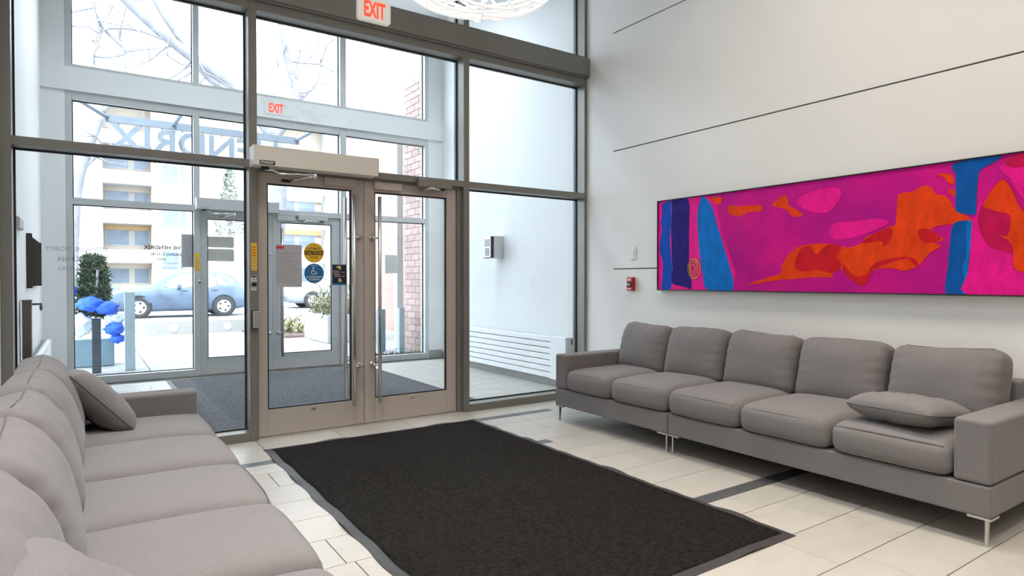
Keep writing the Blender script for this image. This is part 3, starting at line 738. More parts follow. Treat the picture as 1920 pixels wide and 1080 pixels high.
# ------------------------------------------------------------------ pendant of woven wires
pd = thing('pendant_lamp', (-2.46, -1.81, 3.325), 'white woven wire pendant lamp hanging above the mat', 'lamp')
rw = random.Random(11)
a_, b_ = 0.56, 0.33
for k in range(20):
    ax = Vector((rw.gauss(0, 1), rw.gauss(0, 1), rw.gauss(0, 0.9))).normalized()
    off = rw.uniform(-0.45, 0.45); rad = math.sqrt(1 - off * off)
    e1 = ax.orthogonal().normalized(); e2 = ax.cross(e1)
    pts = []
    for q in range(48):
        an = q / 48 * 2 * math.pi
        p = ax * off + (e1 * math.cos(an) + e2 * math.sin(an)) * rad
        p = p * (1 + 0.04 * math.sin(3 * an + k))
        pts.append(Vector((p.x * a_, p.y * a_, p.z * b_)))
    bm = bmesh.new(); tube(bm, pts, 0.0105, 6, True); build('wire_ring', bm, 'lamp_white_glow', pd, True)
bm = bmesh.new(); tube(bm, [(0, 0, 0.32), (0, 0, ZC - 3.325)], 0.006, 6); build('cable', bm, 'lamp_white_glow', pd)
bm = bmesh.new(); tube(bm, [(0, 0, ZC - 3.325 - 0.03), (0, 0, ZC - 3.325)], 0.07, 20); build('ceiling_rose', bm, 'lamp_white_glow', pd)
bm = bmesh.new(); bmesh.ops.create_uvsphere(bm, u_segments=16, v_segments=10, radius=0.07); build('bulb', bm, 'lamp_white_glow', pd, True)

# ------------------------------------------------------------------ small things on the walls
t = thing('fire_alarm_station', (0, -0.70, 1.165), 'small red fire alarm pull station on the right wall', 'fire alarm')
bx('housing', (-0.045, 0, -0.735, -0.655, 1.165, 1.30), 'alarm_red', t, 0.004, 2)
bx('handle', (-0.056, -0.045, -0.722, -0.672, 1.205, 1.255), 'black_plastic', t, 0.003, 1)
bx('lever', (-0.060, -0.056, -0.715, -0.679, 1.222, 1.232), 'ink_white', t)
text('lettering', 'FIRE', 'ink_white', 0.05, 0.022, (-0.0455, -0.695, 1.275), 0.001, '-X', bold=0.02, parent=t)
bx('caption', (-0.047, -0.045, -0.720, -0.670, 1.178, 1.190), 'ink_white', t)
t = thing('light_switch', (0, -0.71, 1.482), 'white light switch plate on the right wall beside the painting', 'light switch')
bx('plate', (-0.008, 0, -0.748, -0.672, 1.480, 1.604), 'white_plastic', t, 0.003, 2)
bx('rocker', (-0.013, -0.008, -0.726, -0.694, 1.510, 1.574), 'white_plastic', t, 0.002, 1)

t = thing('intercom', (0.13, 1.95, 1.57), 'silver intercom box on the white vestibule wall', 'intercom')
XI = 0.13
bx('back_plate', (XI - 0.012, XI, 2.02, 2.36, 1.58, 1.80), 'white_plastic', t, 0.003, 1)
bx('housing', (XI - 0.16, XI, 1.86, 2.04, 1.565, 1.865), 'white_plastic', t, 0.006, 2)
bx('face', (XI - 0.20, XI - 0.16, 1.855, 2.045, 1.575, 1.85), 'steel', t, 0.004, 1)
bx('bezel', (XI - 0.203, XI - 0.16, 1.850, 1.872, 1.57, 1.855), 'black_plastic', t)
bx('bezel', (XI - 0.203, XI - 0.16, 1.872, 2.045, 1.57, 1.580), 'black_plastic', t)
bx('screen', (XI - 0.204, XI - 0.20, 1.90, 2.02, 1.72, 1.82), 'grey_plastic', t)
for i in range(3):
    for j in range(4):
        bx('key', (XI - 0.206, XI - 0.20, 1.905 + 0.04 * i, 1.93 + 0.04 * i, 1.60 + 0.026 * j, 1.617 + 0.026 * j), 'black_plastic', t)

def radiator(xw, s, y0, y1, z0, z1, label):
    """slatted flat-tube radiator on the wall plane xw, s = direction into the room"""
    t = thing('radiator', (xw, (y0 + y1) / 2, z0), label, 'radiator')
    def b(nm, d0, d1, ya, yb, za, zb, m='white_enamel', bev=0.0):
        q = sorted((xw + s * d0, xw + s * d1)); return bx(nm, (q[0], q[1], ya, yb, za, zb), m, t, bev, 2)
    n = 7; h = (z1 - z0) / n
    for k in range(n): b('slat', 0.055, 0.095, y0 + 0.04, y1, z0 + h * k + 0.006, z0 + h * (k + 1) - 0.003, bev=0.006)
    b('back_panel', 0.040, 0.052, y0 + 0.05, y1 - 0.05, z0 + 0.01, z1 - 0.01, 'grey_plastic')
    b('header', 0.052, 0.102, y0 + 0.03, y0 + 0.30, z0, z1 + 0.004, bev=0.004)
    b('end_cap', 0.0, 0.104, y0, y0 + 0.03, z0, z1 + 0.004, 'white_plastic', 0.002)
    b('end_cap', 0.0, 0.104, y1, y1 + 0.02, z0, z1 + 0.004, 'white_plastic', 0.002)
    b('vent_hole', 0.006, 0.02, y0 - 0.003, y0, z1 - 0.08, z1 - 0.02, 'black_plastic')
radiator(0.13, -1, 0.40, 2.95, 0.095, 0.60, 'white slatted radiator low on the right vestibule wall')
radiator(-4.97, 1, 1.4, 3.60, 0.08, 0.60, 'white slatted radiator on the left vestibule wall behind the sofa')

t = thing('directory_board', (-4.97, 2.4, 1.21), 'black directory board on the left vestibule wall', 'board')
bx('body', (-4.97, -4.945, 1.72, 3.15, 1.215, 1.665), 'board_black', t)
bx('frame', (-4.97, -4.93, 1.66, 1.72, 1.20, 1.68), 'board_black', t)
bx('frame', (-4.97, -4.935, 3.15, 3.19, 1.21, 1.67), 'board_black', t)
bx('fold', (-4.945, -4.938, 2.25, 2.30, 1.22, 1.66), 'board_black', t)
t = thing('wall_box', (-4.97, 0.85, 1.65), 'small grey box high on the left vestibule wall', 'box')
bx('housing', (-4.97, -4.945, 0.60, 1.02, 1.66, 1.74), 'grey_plastic', t, 0.004, 1)
bx('lid', (-4.945, -4.94, 0.62, 1.0, 1.665, 1.735), 'grey_plastic', t)

t = thing('pedestal', (-4.93, 1.0, 0), 'dark brown metal post with a hooked spout in the vestibule', 'post')
bx('post', (-4.955, -4.897, 0.95, 1.05, 0, 1.105), 'bronze_paint', t, 0.003, 1)
bx('cap', (-4.96, -4.893, 0.945, 1.055, 1.105, 1.115), 'bronze_paint', t)
tb('arm', [(-4.897, 1.0, 1.08), (-4.832, 1.0, 1.082)], 0.008, 'bronze_paint', t)
tb('spout', [(-4.838, 1.0, 1.082), (-4.838, 1.0, 1.05), (-4.838, 1.0, 1.03)], [0.006, 0.011, 0.006], 'bronze_paint', t)
bx('foot_plate', (-4.965, -4.885, 0.93, 1.07, 0, 0.012), 'bronze_paint', t)

# ------------------------------------------------------------------ stickers and notices
YS = 0.0795    # inner face of the lobby door glass
t = thing('caution_sticker', (-2.951, YS, 1.415), 'round yellow automatic door caution sticker on the lobby door glass', 'sticker')
pl('disc', disc_pts(-2.951, 1.500, 0.083, 44, YS), 0.001, (0, -1, 0), 'sticker_yellow', t)
bx('band', (-3.032, -2.870, YS - 0.0016, YS - 0.001, 1.482, 1.518), 'ink_black', t)
text('lettering', 'CAUTION', 'sticker_yellow', 0.150, 0.026, (-2.951, YS - 0.0016, 1.500), 0.0006, bold=0.01, parent=t)
text('lettering', 'AUTOMATIC', 'ink_black', 0.125, 0.019, (-2.951, YS - 0.001, 1.536), 0.0006, bold=0.01, parent=t)
text('lettering', 'DOOR', 'ink_black', 0.064, 0.019, (-2.951, YS - 0.001, 1.462), 0.0006, bold=0.01, parent=t)
text('lettering', 'STANLEY', 'ink_red', 0.05, 0.009, (-2.951, YS - 0.001, 1.562), 0.0006, parent=t)
t = thing('accessibility_sticker', (-2.950, YS, 1.245), 'round blue sticker with wheelchair symbol on the lobby door glass', 'sticker')
pl('disc', disc_pts(-2.950, 1.328, 0.082, 44, YS), 0.001, (0, -1, 0), 'sticker_blue', t)
cx, cz, yy = -2.953, 1.350, YS - 0.0012
pl('symbol_head', disc_pts(cx - 0.004, cz + 0.024, 0.0065, 16, yy), 0.0006, (0, -1, 0), 'ink_white', t)
tb('symbol_body', [(cx - 0.004, yy, cz + 0.014), (cx - 0.002, yy, cz - 0.006), (cx + 0.012, yy, cz - 0.007), (cx + 0.021, yy, cz - 0.026), (cx + 0.027, yy, cz - 0.024)], 0.0032, 'ink_white', t, 6)
tb('symbol_wheel', [(cx - 0.002 + 0.018 * math.cos(R(a)), yy, cz - 0.014 + 0.018 * math.sin(R(a))) for a in range(110, 331, 20)], 0.0028, 'ink_white', t, 6)
text('lettering', 'ACTIVATE SWITCH', 'ink_white', 0.132, 0.014, (-2.950, YS - 0.001, 1.297), 0.0006, bold=0.012, parent=t)
text('lettering', 'TO OPERATE', 'ink_white', 0.092, 0.014, (-2.950, YS - 0.001, 1.276), 0.0006, bold=0.012, parent=t)
text('lettering', 'CAUTION', 'ink_white', 0.05, 0.008, (-2.950, YS - 0.001, 1.393), 0.0006, bold=0.012, parent=t)
t = thing('window_card', (-2.735, YS, 1.228), 'small dark navy card with gold figure on the lobby door glass', 'card')
bx('card', (-2.797, -2.672, YS - 0.0015, YS, 1.228, 1.405), 'sticker_navy', t)
pl('print', [(-2.765, YS - 0.0016, 1.385), (-2.722, YS - 0.0016, 1.398), (-2.718, YS - 0.0016, 1.36), (-2.738, YS - 0.0016, 1.368)], 0.0005, (0, -1, 0), 'sticker_gold', t)
pl('print', [(-2.742, YS - 0.0016, 1.285), (-2.725, YS - 0.0016, 1.29), (-2.712, YS - 0.0016, 1.258), (-2.742, YS - 0.0016, 1.255)], 0.0005, (0, -1, 0), 'sticker_gold', t)
for k in range(4): bx('print', (-2.79 + 0.004 * k, -2.735 + 0.003 * k, YS - 0.0021, YS - 0.0016, 1.345 - 0.015 * k, 1.352 - 0.015 * k), 'sticker_rose', t)
for k in range(2): bx('print', (-2.72, -2.685, YS - 0.0021, YS - 0.0016, 1.335 - 0.033 * k, 1.341 - 0.033 * k), 'sticker_rose', t)
bx('print', (-2.797, -2.672, YS - 0.0021, YS - 0.0016, 1.229, 1.244), 'sticker_blue', t)
def notice(name, x0, x1, y, z0, z1, m, label, lines, header=None):
    t = thing(name, ((x0 + x1) / 2, y, z0), label, 'notice')
    bx('sheet', (x0, x1, y - 0.001, y, z0, z1), m, t)
    w = x1 - x0
    if header: bx('header', (x0 + 0.02 * w, x0 + 0.32 * w, y - 0.0016, y - 0.001, z1 - 0.035, z1 - 0.012), header, t)
    for k in range(lines):
        zz = z1 - 0.075 - (z1 - z0 - 0.11) * k / max(1, lines - 1)
        bx('print_line', (x0 + 0.08 * w, x1 - (0.08 + 0.12 * ((k * 7) % 3)) * w, y - 0.0016, y - 0.001, zz, zz + 0.004), 'print_grey', t)
notice('paper_notice', -3.262, -3.052, YS, 1.214, 1.562, 'paper_grey', 'pale grey paper notice with faint red heading on the lobby door glass', 12, 'ink_red')
Y2G = Y2 + 0.0855
notice('paper_notice', -3.50, -3.366, Y2G, 1.44, 1.875, 'paper_grey', 'grey paper notice on the outer glass beside the street door', 10)
notice('paper_notice', -3.20, -2.865, Y2 + 0.0495, 1.71, 1.855, 'paper_beige', 'upper beige sheet on the street door glass', 0)
notice('paper_notice', -3.20, -2.865, Y2 + 0.0495, 1.525, 1.69, 'paper_beige', 'lower beige sheet on the street door glass', 0)
notice('paper_notice', -0.655, -0.435, Y2G, 1.375, 1.665, 'paper', 'white paper notice on the outer glass in front of the bricks', 8)
t = thing('yellow_label', (-3.444, 0, 1.345), 'tall yellow label on the post left of the lobby door', 'label')
bx('sheet', (-3.466, -3.422, -0.0012, 0, 1.345, 1.565), 'sticker_yellow', t)
for k in range(9): bx('print_line', (-3.461, -3.428, -0.0018, -0.0012, 1.36 + 0.021 * k, 1.366 + 0.021 * k), 'ink_red' if k > 4 else 'print_grey', t)
t = thing('yellow_label', (-3.325, Y2, 1.39), 'tall yellow label on the post left of the street door', 'label')
bx('sheet', (-3.357, -3.296, Y2 - 0.0012, Y2, 1.392, 1.622), 'sticker_yellow', t)
for k in range(5): bx('print_line', (-3.35, -3.303, Y2 - 0.0018, Y2 - 0.0012, 1.42 + 0.036 * k, 1.43 + 0.036 * k), 'print_grey', t)
t = thing('key_switch', (-3.447, 0, 1.185), 'key switch with white label on the post left of the lobby door', 'switch')
bx('label_plate', (-3.468, -3.426, -0.002, 0, 1.190, 1.305), 'paper', t)
bx('label_plate', (-3.466, -3.428, -0.003, -0.002, 1.292, 1.303), 'ink_black', t)
text('lettering', 'ON', 'ink_black', 0.022, 0.015, (-3.447, -0.002, 1.275), 0.0006, bold=0.02, parent=t)
bm = bmesh.new(); tube(bm, [(0, 0, 0), (0, -0.016, 0)], 0.019, 20); put(build('knob', bm, 'black_plastic', None, True, loc=(-3.447, -0.002, 1.240)), t)
t = thing('push_button', (-3.442, 0, 0.89), 'brushed steel door push button box on the post left of the lobby door', 'push button')
bx('back_box', (-3.470, -3.418, -0.030, 0, 0.888, 1.032), 'black_plastic', t, 0.003, 1)
bx('plate', (-3.462, -3.410, -0.042, -0.030, 0.893, 1.027), 'steel', t, 0.004, 2)
t = thing('door_sensor', (-3.325, Y2, 1.20), 'small lock cylinder on the post left of the street door', 'lock')
tb('cylinder', [(-3.30, Y2, 1.25), (-3.30, Y2 - 0.02, 1.25)], 0.02, 'steel', t, 16)
bx('latch', (-3.312, -3.288, Y2 - 0.026, Y2 - 0.02, 1.23, 1.25), 'black_plastic', t)

# lettering on the glass, read from the street side
YL = YG1 + 0.0045
t = thing('window_lettering', (-4.58, YL, 1.34), 'white reversed lettering high on the left lobby pane', 'lettering')
text('text_line', 'AFTER HOURS SECURITY', 'decal_white', 0.365, 0.030, (-4.588, YL, 1.490), 0.0006, mirror=True, parent=t)
text('text_line', 'PHONE NUMBER', 'decal_white', 0.290, 0.030, (-4.560, YL, 1.418), 0.0006, mirror=True, parent=t)
text('text_line', '(780) 246 0761', 'decal_white', 0.275, 0.030, (-4.556, YL, 1.350), 0.0006, mirror=True, parent=t)
YL = Y2 + 0.09 + 0.0045
t = thing('window_lettering', (-3.75, YL, 1.40), 'black reversed leasing centre lettering on the outer glass', 'lettering')
text('text_line', 'THE HENDRIX', 'ink_black', 0.46, 0.05, (-3.70, YL, 1.692), 0.0006, bold=0.03, mirror=True, parent=t)
text('text_line', 'LEASING CENTRE', 'ink_black', 0.36, 0.036, (-3.68, YL, 1.604), 0.0006, bold=0.02, mirror=True, parent=t)
text('text_line', 'OPEN', 'ink_black', 0.10, 0.026, (-3.73, YL, 1.540), 0.0006, bold=0.03, mirror=True, parent=t)
text('text_line', 'MONDAY TO FRIDAY', 'print_grey', 0.38, 0.026, (-3.70, YL, 1.488), 0.0006, mirror=True, parent=t)
text('text_line', 'SATURDAY AND SUNDAY', 'print_grey', 0.46, 0.026, (-3.70, YL, 1.430), 0.0006, mirror=True, parent=t)
# ------------------------------------------------------------------ outdoors: ground
pv = thing('pavement', (0, 0, 0), 'pale concrete pavement outside the street door', kind='structure')
me_c = {}
for i in range(-5, 3):
    for j in range(4):
        x0, y0 = i * 1.9, 4.2 + j * 1.9
        key = 'slab'
        if key not in me_c:
            bm = bmesh.new(); box(bm, 0.006, 1.894, 0.006, 1.894, -0.1, 0.0); me = bpy.data.meshes.new('slab'); bm.to_mesh(me); bm.free(); me.materials.append(MATS['concrete']); me_c[key] = me
        link('slab', me_c[key], None, pv, (x0, y0, -0.005))
tag(bx('ground', (-60, 70, 4.2, 13.2, -0.4, -0.06), 'concrete_pale'), 'pale ground beyond the pavement', kind='structure')
tag(bx('road', (-60, 70, 13.2, 34, -0.4, -0.02), 'asphalt'), 'sunlit street with parked cars', kind='structure')
tag(bx('far_pavement', (-60, 70, 34, 46, -0.4, 0.06), 'concrete_pale'), 'pavement in front of the building across the street', kind='structure')

mat('bench_concrete', (0.25, 0.247, 0.238), 0.9, var=0.05, scale=3)
def low_wall(x0, x1, lx, label):
    t = thing('concrete_bench_wall', ((x0 + x1) / 2, 11.5, 0), label, 'wall', 'low concrete walls outside')
    bx('block', (x0, x1, 11.3, 11.8, -0.05, 0.31), 'bench_concrete', t, 0.015, 2)
    for x in lx:
        l = tb('round_light', [(x, 11.305, 0.14), (x, 11.285, 0.14)], 0.075, 'white_plastic', t, 20)
        bm = bmesh.new(); tube(bm, [(0.085 * math.cos(a * math.pi / 12), -0.01, 0.085 * math.sin(a * math.pi / 12)) for a in range(24)], 0.008, 6, True)
        build('rim', bm, 'grey_plastic', l, True)
low_wall(-3.45, -2.46, [-2.86], 'low concrete wall with a round light behind the left outer pane')
low_wall(-2.44, -0.9, [-1.70], 'low concrete wall with a round light seen through the street door')

# bollards
def bollard(x, y, w, h, m, label, rnd=False):
    t = thing('bollard', (x, y, 0), label, 'bollard', 'steel bollards outside')
    bx('post', (x - w / 2, x + w / 2, y - w / 2, y + w / 2, 0.0, h), m, t, 0.02 if rnd else 0.003, 3 if rnd else 1)
    bx('cap', (x - w / 2 - 0.002, x + w / 2 + 0.002, y - w / 2 - 0.002, y + w / 2 + 0.002, h, h + 0.008), m, t)
bollard(-4.035, 5.15, 0.125, 1.09, 'bollard_steel', 'tall pale steel bollard beside the potted evergreen')
bollard(-4.43, 5.05, 0.105, 0.74, 'bollard_dark', 'short dark bollard in front of the potted evergreen')
bollard(0.0, 4.92, 0.10, 0.78, 'bollard_steel', 'pale bollard in front of the brick pier')
bollard(-0.19, 5.35, 0.13, 0.74, 'pot_teal', 'rounded dark teal bollard beside the brick pier', True)

def foliage(name, parent, m, n, fn, size, seed, loc=(0, 0, 0)):
    rr = random.Random(seed); bm = bmesh.new()
    for _ in range(n):
        p = Vector(fn(rr)); d = Vector((rr.gauss(0, 1), rr.gauss(0, 1), rr.gauss(0.5, 0.9))).normalized(); e = d.orthogonal().normalized() * size * 0.22
        L = size * rr.uniform(0.6, 1.4)
        a = bm.verts.new(p - e); b = bm.verts.new(p + e); c = bm.verts.new(p + d * L + e * 0.4); dd = bm.verts.new(p + d * L - e * 0.4)
        bm.faces.new((a, b, c, dd))
    o = build(name, bm, m, parent); o['kind'] = 'stuff'; return o
# potted evergreen with tulle bows
t = thing('potted_evergreen', (-4.45, 6.0, 0), 'potted evergreen dressed with blue and white tulle outside the left pane', 'plant')
bx('pot', (-4.72, -4.20, 5.80, 6.25, 0, 0.40), 'pot_teal', t, 0.015, 2)
foliage('needles', t, 'evergreen', 2600, lambda r: (lambda z, a, q: (q * math.cos(a), q * math.sin(a), z))(*(lambda z: (z, r.uniform(0, 6.28), (0.26 - 0.13 * (z - 0.7)) * math.sqrt(r.random()) * (1.0 if z > 1.0 else 0.9)))(r.uniform(0.72, 1.62))), 0.075, 4)
tb('stake', [(-4.43, 5.93, 0.35), (-4.42, 5.86, 1.0), (-4.40, 5.80, 1.42)], 0.018, 'bark', t, 8)
def puff(nm, m, c, r, seed):
    bm = bmesh.new(); bmesh.ops.create_icosphere(bm, subdivisions=3, radius=1.0); rr = random.Random(seed); ph = rr.random() * 6
    for v in bm.verts:
        k = 1 + 0.16 * math.sin(6 * v.co.x + ph) * math.sin(7 * v.co.z + 2) + 0.08 * math.sin(13 * v.co.y + ph)
        v.co = Vector((v.co.x * r[0] * k, v.co.y * r[1] * k, v.co.z * r[2] * k))
    put(build(nm, bm, m, None, True, loc=c), t)
puff('blue_bow', 'tulle_blue', (-4.50, 5.78, 0.92), (0.17, 0.12, 0.11), 1)
puff('blue_bow', 'tulle_blue', (-4.30, 5.78, 0.86), (0.16, 0.12, 0.10), 2)
puff('blue_bow', 'tulle_blue', (-4.20, 5.78, 0.55), (0.13, 0.12, 0.10), 3)
puff('blue_bow', 'tulle_blue', (-4.72, 5.85, 1.12), (0.07, 0.08, 0.07), 6)
puff('blue_bow', 'tulle_blue', (-4.16, 5.80, 0.40), (0.10, 0.10, 0.07), 8)
puff('white_tulle', 'tulle_white', (-4.62, 5.78, 0.62), (0.17, 0.13, 0.16), 4)
puff('white_tulle', 'tulle_white', (-4.18, 5.85, 0.70), (0.13, 0.12, 0.10), 5)

# white planter and shrubs on the right
t = thing('planter_box', (-0.08, 8.0, 0), 'white planter box with pale yellow shrubs seen through the street door', 'planter')
bx('box', (-0.56, 0.50, 7.2, 8.8, 0, 0.56), 'stucco_white', t, 0.01, 1)
foliage('shrub', t, 'shrub', 900, lambda r: (r.uniform(-0.45, 0.5), r.uniform(-0.7, 0.7), 0.55 + abs(r.gauss(0, 0.22))), 0.12, 9)
t = thing('mulch_bed', (-0.9, 10, 0), 'reddish mulch bed with dry plants beside the planter box', 'bed')
bm = bmesh.new(); box(bm, -0.5, 0.6, -1.1, 1.2, -0.05, 0.05); build('mulch', bm, 'mulch', t)
foliage('dry_grass', t, 'shrub', 500, lambda r: (r.uniform(-0.3, 0.6), r.uniform(-0.6, 1.2), 0.05 + abs(r.gauss(0, 0.12))), 0.14, 12)
t = thing('gravel_bed', (-0.3, 5.0, 0), 'dark gravel strip at the foot of the outer glazing', 'bed')
bm = bmesh.new(); box(bm, -0.75, 0.52, -0.75, -0.20, -0.03, 0.0); build('soil', bm, 'bollard_dark', t)
foliage('ground_cover', t, 'evergreen', 500, lambda r: (r.uniform(-0.7, 0.5), r.uniform(-0.7, -0.25), 0.0), 0.07, 14)

# brick pier (bricks one by one) and the brick wing behind it
pr_ = thing('brick_pier', (0.35, 4.8, 0), 'pink brick pier beside the outer glazing', 'pier')
bx('core', (0.305, 0.9, 4.19, 5.42, 0, 5.6), 'mortar', pr_)
bme = {}
for k in range(42):
    z0 = 0.02 + k * 0.115
    y = 4.20 - (0.15 if k % 2 else 0.0)
    while y < 5.42:
        a, b = max(y, 4.20) + 0.007, min(y + 0.305, 5.42) - 0.007; y += 0.305
        if b - a < 0.03: continue
        w = round(b - a, 3)
        if w not in bme:
            bm = bmesh.new(); box(bm, -0.012, 0.0, -w / 2, w / 2, 0, 0.100); me = bpy.data.meshes.new('brick'); bm.to_mesh(me); bm.free(); me.materials.append(MATS['brick']); bme[w] = me
        link('brick', bme[w], None, pr_, (0.305 - 0.35, (a + b) / 2 - 4.8, z0))
m, n, L, p, out = nt('brick_wall')
tc = n.new('ShaderNodeTexCoord'); sp = n.new('ShaderNodeSeparateXYZ'); cb = n.new('ShaderNodeCombineXYZ'); br = n.new('ShaderNodeTexBrick')
L.new(tc.outputs['Object'], sp.inputs[0]); L.new(sp.outputs[1], cb.inputs[0]); L.new(sp.outputs[2], cb.inputs[1]); L.new(cb.outputs[0], br.inputs['Vector'])
br.inputs['Color1'].default_value = (0.38, 0.24, 0.20, 1); br.inputs['Color2'].default_value = (0.34, 0.205, 0.175, 1); br.inputs['Mortar'].default_value = (0.29, 0.23, 0.21, 1)
br.inputs['Scale'].default_value = 1.0; br.inputs['Brick Width'].default_value = 0.30; br.inputs['Row Height'].default_value = 0.105; br.inputs['Mortar Size'].default_value = 0.007
L.new(br.outputs[0], p.inputs['Base Color']); p.inputs['Roughness'].default_value = 0.9
t = thing('brick_wing', (2.3, 8, 0), 'far pink brick side wing of the building', 'building')
bx('wall', (1.8, 3.0, 5.5, 11.0, 0, 13.5), 'brick_wall', t)
bx('coping', (1.75, 3.05, 5.45, 11.05, 13.5, 13.6), 'concrete_pale', t)
t = thing('canopy_column', (0.27, 5.62, 0), 'slim pale steel column in front of the brick wing', 'column')
bx('shaft', (0.205, 0.335, 5.55, 5.69, 0, 5.2), 'aluminium_pale', t, 0.01, 1)
bx('base_plate', (0.16, 0.38, 5.51, 5.73, 0, 0.02), 'aluminium_pale', t)
bx('lamp_bracket', (0.12, 0.26, 5.50, 5.55, 3.0, 3.2), 'aluminium_pale', t)

# name sign hung from a rail, seen from behind
t = thing('street_sign', (-3.0, 6.5, 3.75), 'hanging sign letters seen from behind above the street door', 'sign')
bx('rail', (-4.28, -1.3, 6.47, 6.53, 3.75, 3.865), 'sign_steel', t)
text('lettering', 'HENDRIX', 'sign_steel', 2.55, 0.40, (-2.95, 6.52, 3.53), 0.04, mirror=True, bold=0.02, parent=t)
for i in range(9): tb('hanger', [(-4.1 + i * 0.3, 6.5, 3.75), (-4.1 + i * 0.3, 6.5, 3.72)], 0.008, 'sign_steel', t, 6)
for x in (-4.70, -3.326, -1.347): tb('rail_post', [(max(x, -4.25), 6.5, 3.82), (x, 5.2, 3.78), (x, 4.115, 3.74)], 0.03, 'sign_steel', t, 8)

# ------------------------------------------------------------------ cars
def car(label, x0, yc, flip, st, wheels, wins, m, wr=0.33, tail=None, group='parked cars', lamp_z=0.72):
    """st: stations (x, z bottom, z belt, z top, half width belt, half width top); x measured from the nose"""
    t = thing('parked_car', (x0, yc, 0), label, 'car', group)
    sg = -1 if flip else 1
    def half(s):
        x, zb, zs, zt, ws, wt = s
        return [(x, ws * 0.90, zb), (x, ws * 0.985, zb + 0.10), (x, ws, (zb + zs) / 2), (x, ws * 0.985, zs - 0.04), (x, ws * 0.955, zs), (x, wt * 1.0, zt - 0.05), (x, wt * 0.86, zt - 0.01), (x, wt * 0.4, zt + 0.008)]
    bm = bmesh.new(); rings = []
    for s in st:
        h = half(s); ring = h + [(a, -b, c) for a, b, c in h[::-1]]
        rings.append([bm.verts.new((sg * a, b, c)) for a, b, c in ring])
    k = len(rings[0])
    for i in range(len(rings) - 1):
        for j in range(k): bm.faces.new((rings[i][j], rings[i][(j + 1) % k], rings[i + 1][(j + 1) % k], rings[i + 1][j]))
    bm.faces.new(rings[0]); bm.faces.new(rings[-1][::-1])
    o = build('body', bm, m, t, True)
    def interp(x):
        for a, b in zip(st, st[1:]):
            if a[0] <= x <= b[0]:
                f = (x - a[0]) / (b[0] - a[0]); return [p + (q - p) * f for p, q in zip(a, b)]
        return st[-1]
    def side_y(x, z):
        s = interp(x); f = max(0, min(1, (z - s[2]) / max(0.05, s[3] - 0.05 - s[2]))); return s[4] * 0.955 + (s[5] - s[4] * 0.955) * f
    for w in wins:
        for side in (-1, 1):
            pts = [(sg * x, side * (side_y(x, z) + 0.012), z) for x, z in smooth_loop(w, 2)]
            bm = bmesh.new(); poly(bm, pts, 0.012, (0, -side, 0)); build('window', bm, 'car_glass', t)
    for wx in wheels:
        hw = interp(wx)[4]
        for side in (-1, 1):
            bm = bmesh.new(); tube(bm, [(sg * wx, side * (hw - 0.12), wr + 0.02), (sg * wx, side * (hw + 0.004), wr + 0.02)], wr + 0.055, 28); build('wheel_arch', bm, 'gasket', t)
            bm = bmesh.new(); tube(bm, [(sg * wx, side * (hw - 0.18), wr), (sg * wx, side * (hw + 0.0), wr), (sg * wx, side * (hw + 0.02), wr)], [wr, wr, wr - 0.02], 28)
            wh = build('wheel', bm, 'tyre', t)
            bm = bmesh.new(); tube(bm, [(sg * wx, side * hw, wr), (sg * wx, side * (hw + 0.026), wr)], wr * 0.66, 24); build('hub', bm, 'hub', wh)
            bm = bmesh.new()
            for q in range(5):
                a = q * 2 * math.pi / 5
                c = (sg * wx + wr * 0.44 * math.cos(a), wr + wr * 0.44 * math.sin(a))
                tube(bm, [(c[0], side * (hw + 0.02), c[1]), (c[0], side * (hw + 0.030), c[1])], wr * 0.12, 10)
            build('hub_slots', bm, 'tyre', wh)
    Lx = st[-1][0]
    for side in (-1, 1):
        bm = bmesh.new(); box(bm, -0.05, 0.05, -0.09, 0.09, -0.06, 0.06, 0.02); put_l = build('tail_light', bm, 'tail_red', t, loc=(sg * (Lx - 0.06), side * (st[-2][4] - 0.09), lamp_z + 0.12))
        bm = bmesh.new(); box(bm, -0.06, 0.06, -0.10, 0.10, -0.05, 0.05, 0.02); build('headlight', bm, 'hub', t, loc=(sg * (st[1][0]), side * (st[1][4] - 0.12), lamp_z - 0.02))
        sx = next(x for x, *r in st if r[2] - r[1] > 0.3) - 0.05
        bm = bmesh.new(); box(bm, -0.06, 0.06, -0.10, 0.10, -0.05, 0.07, 0.02); build('mirror', bm, m, t, loc=(sg * (sx + 0.35), side * (interp(sx)[4] + 0.08), interp(sx)[2] + 0.06))
        for hx in (0.52, 0.74):
            bm = bmesh.new(); x = Lx * hx; box(bm, -0.09, 0.09, -0.015, 0.015, -0.015, 0.015); build('door_handle', bm, m, t, loc=(sg * x, side * (interp(x)[4] + 0.012), interp(x)[2] - 0.10))
    return t
PT = [(0.0, 0.30, 0.62, 0.66, 0.62, 0.45), (0.10, 0.24, 0.78, 0.86, 0.74, 0.50), (0.45, 0.22, 0.88, 0.98, 0.82, 0.56), (0.95, 0.20, 0.95, 1.06, 0.86, 0.62), (1.30, 0.20, 0.98, 1.10, 0.86, 0.70),
      (1.75, 0.20, 0.99, 1.42, 0.86, 0.66), (2.15, 0.20, 1.00, 1.58, 0.86, 0.64), (2.75, 0.20, 1.01, 1.60, 0.86, 0.65), (3.30, 0.20, 1.03, 1.58, 0.86, 0.65), (3.75, 0.22, 1.05, 1.50, 0.86, 0.62), (4.05, 0.25, 1.02, 1.28, 0.84, 0.60), (4.22, 0.30, 0.90, 1.00, 0.76, 0.58), (4.29, 0.34, 0.62, 0.66, 0.70, 0.56)]
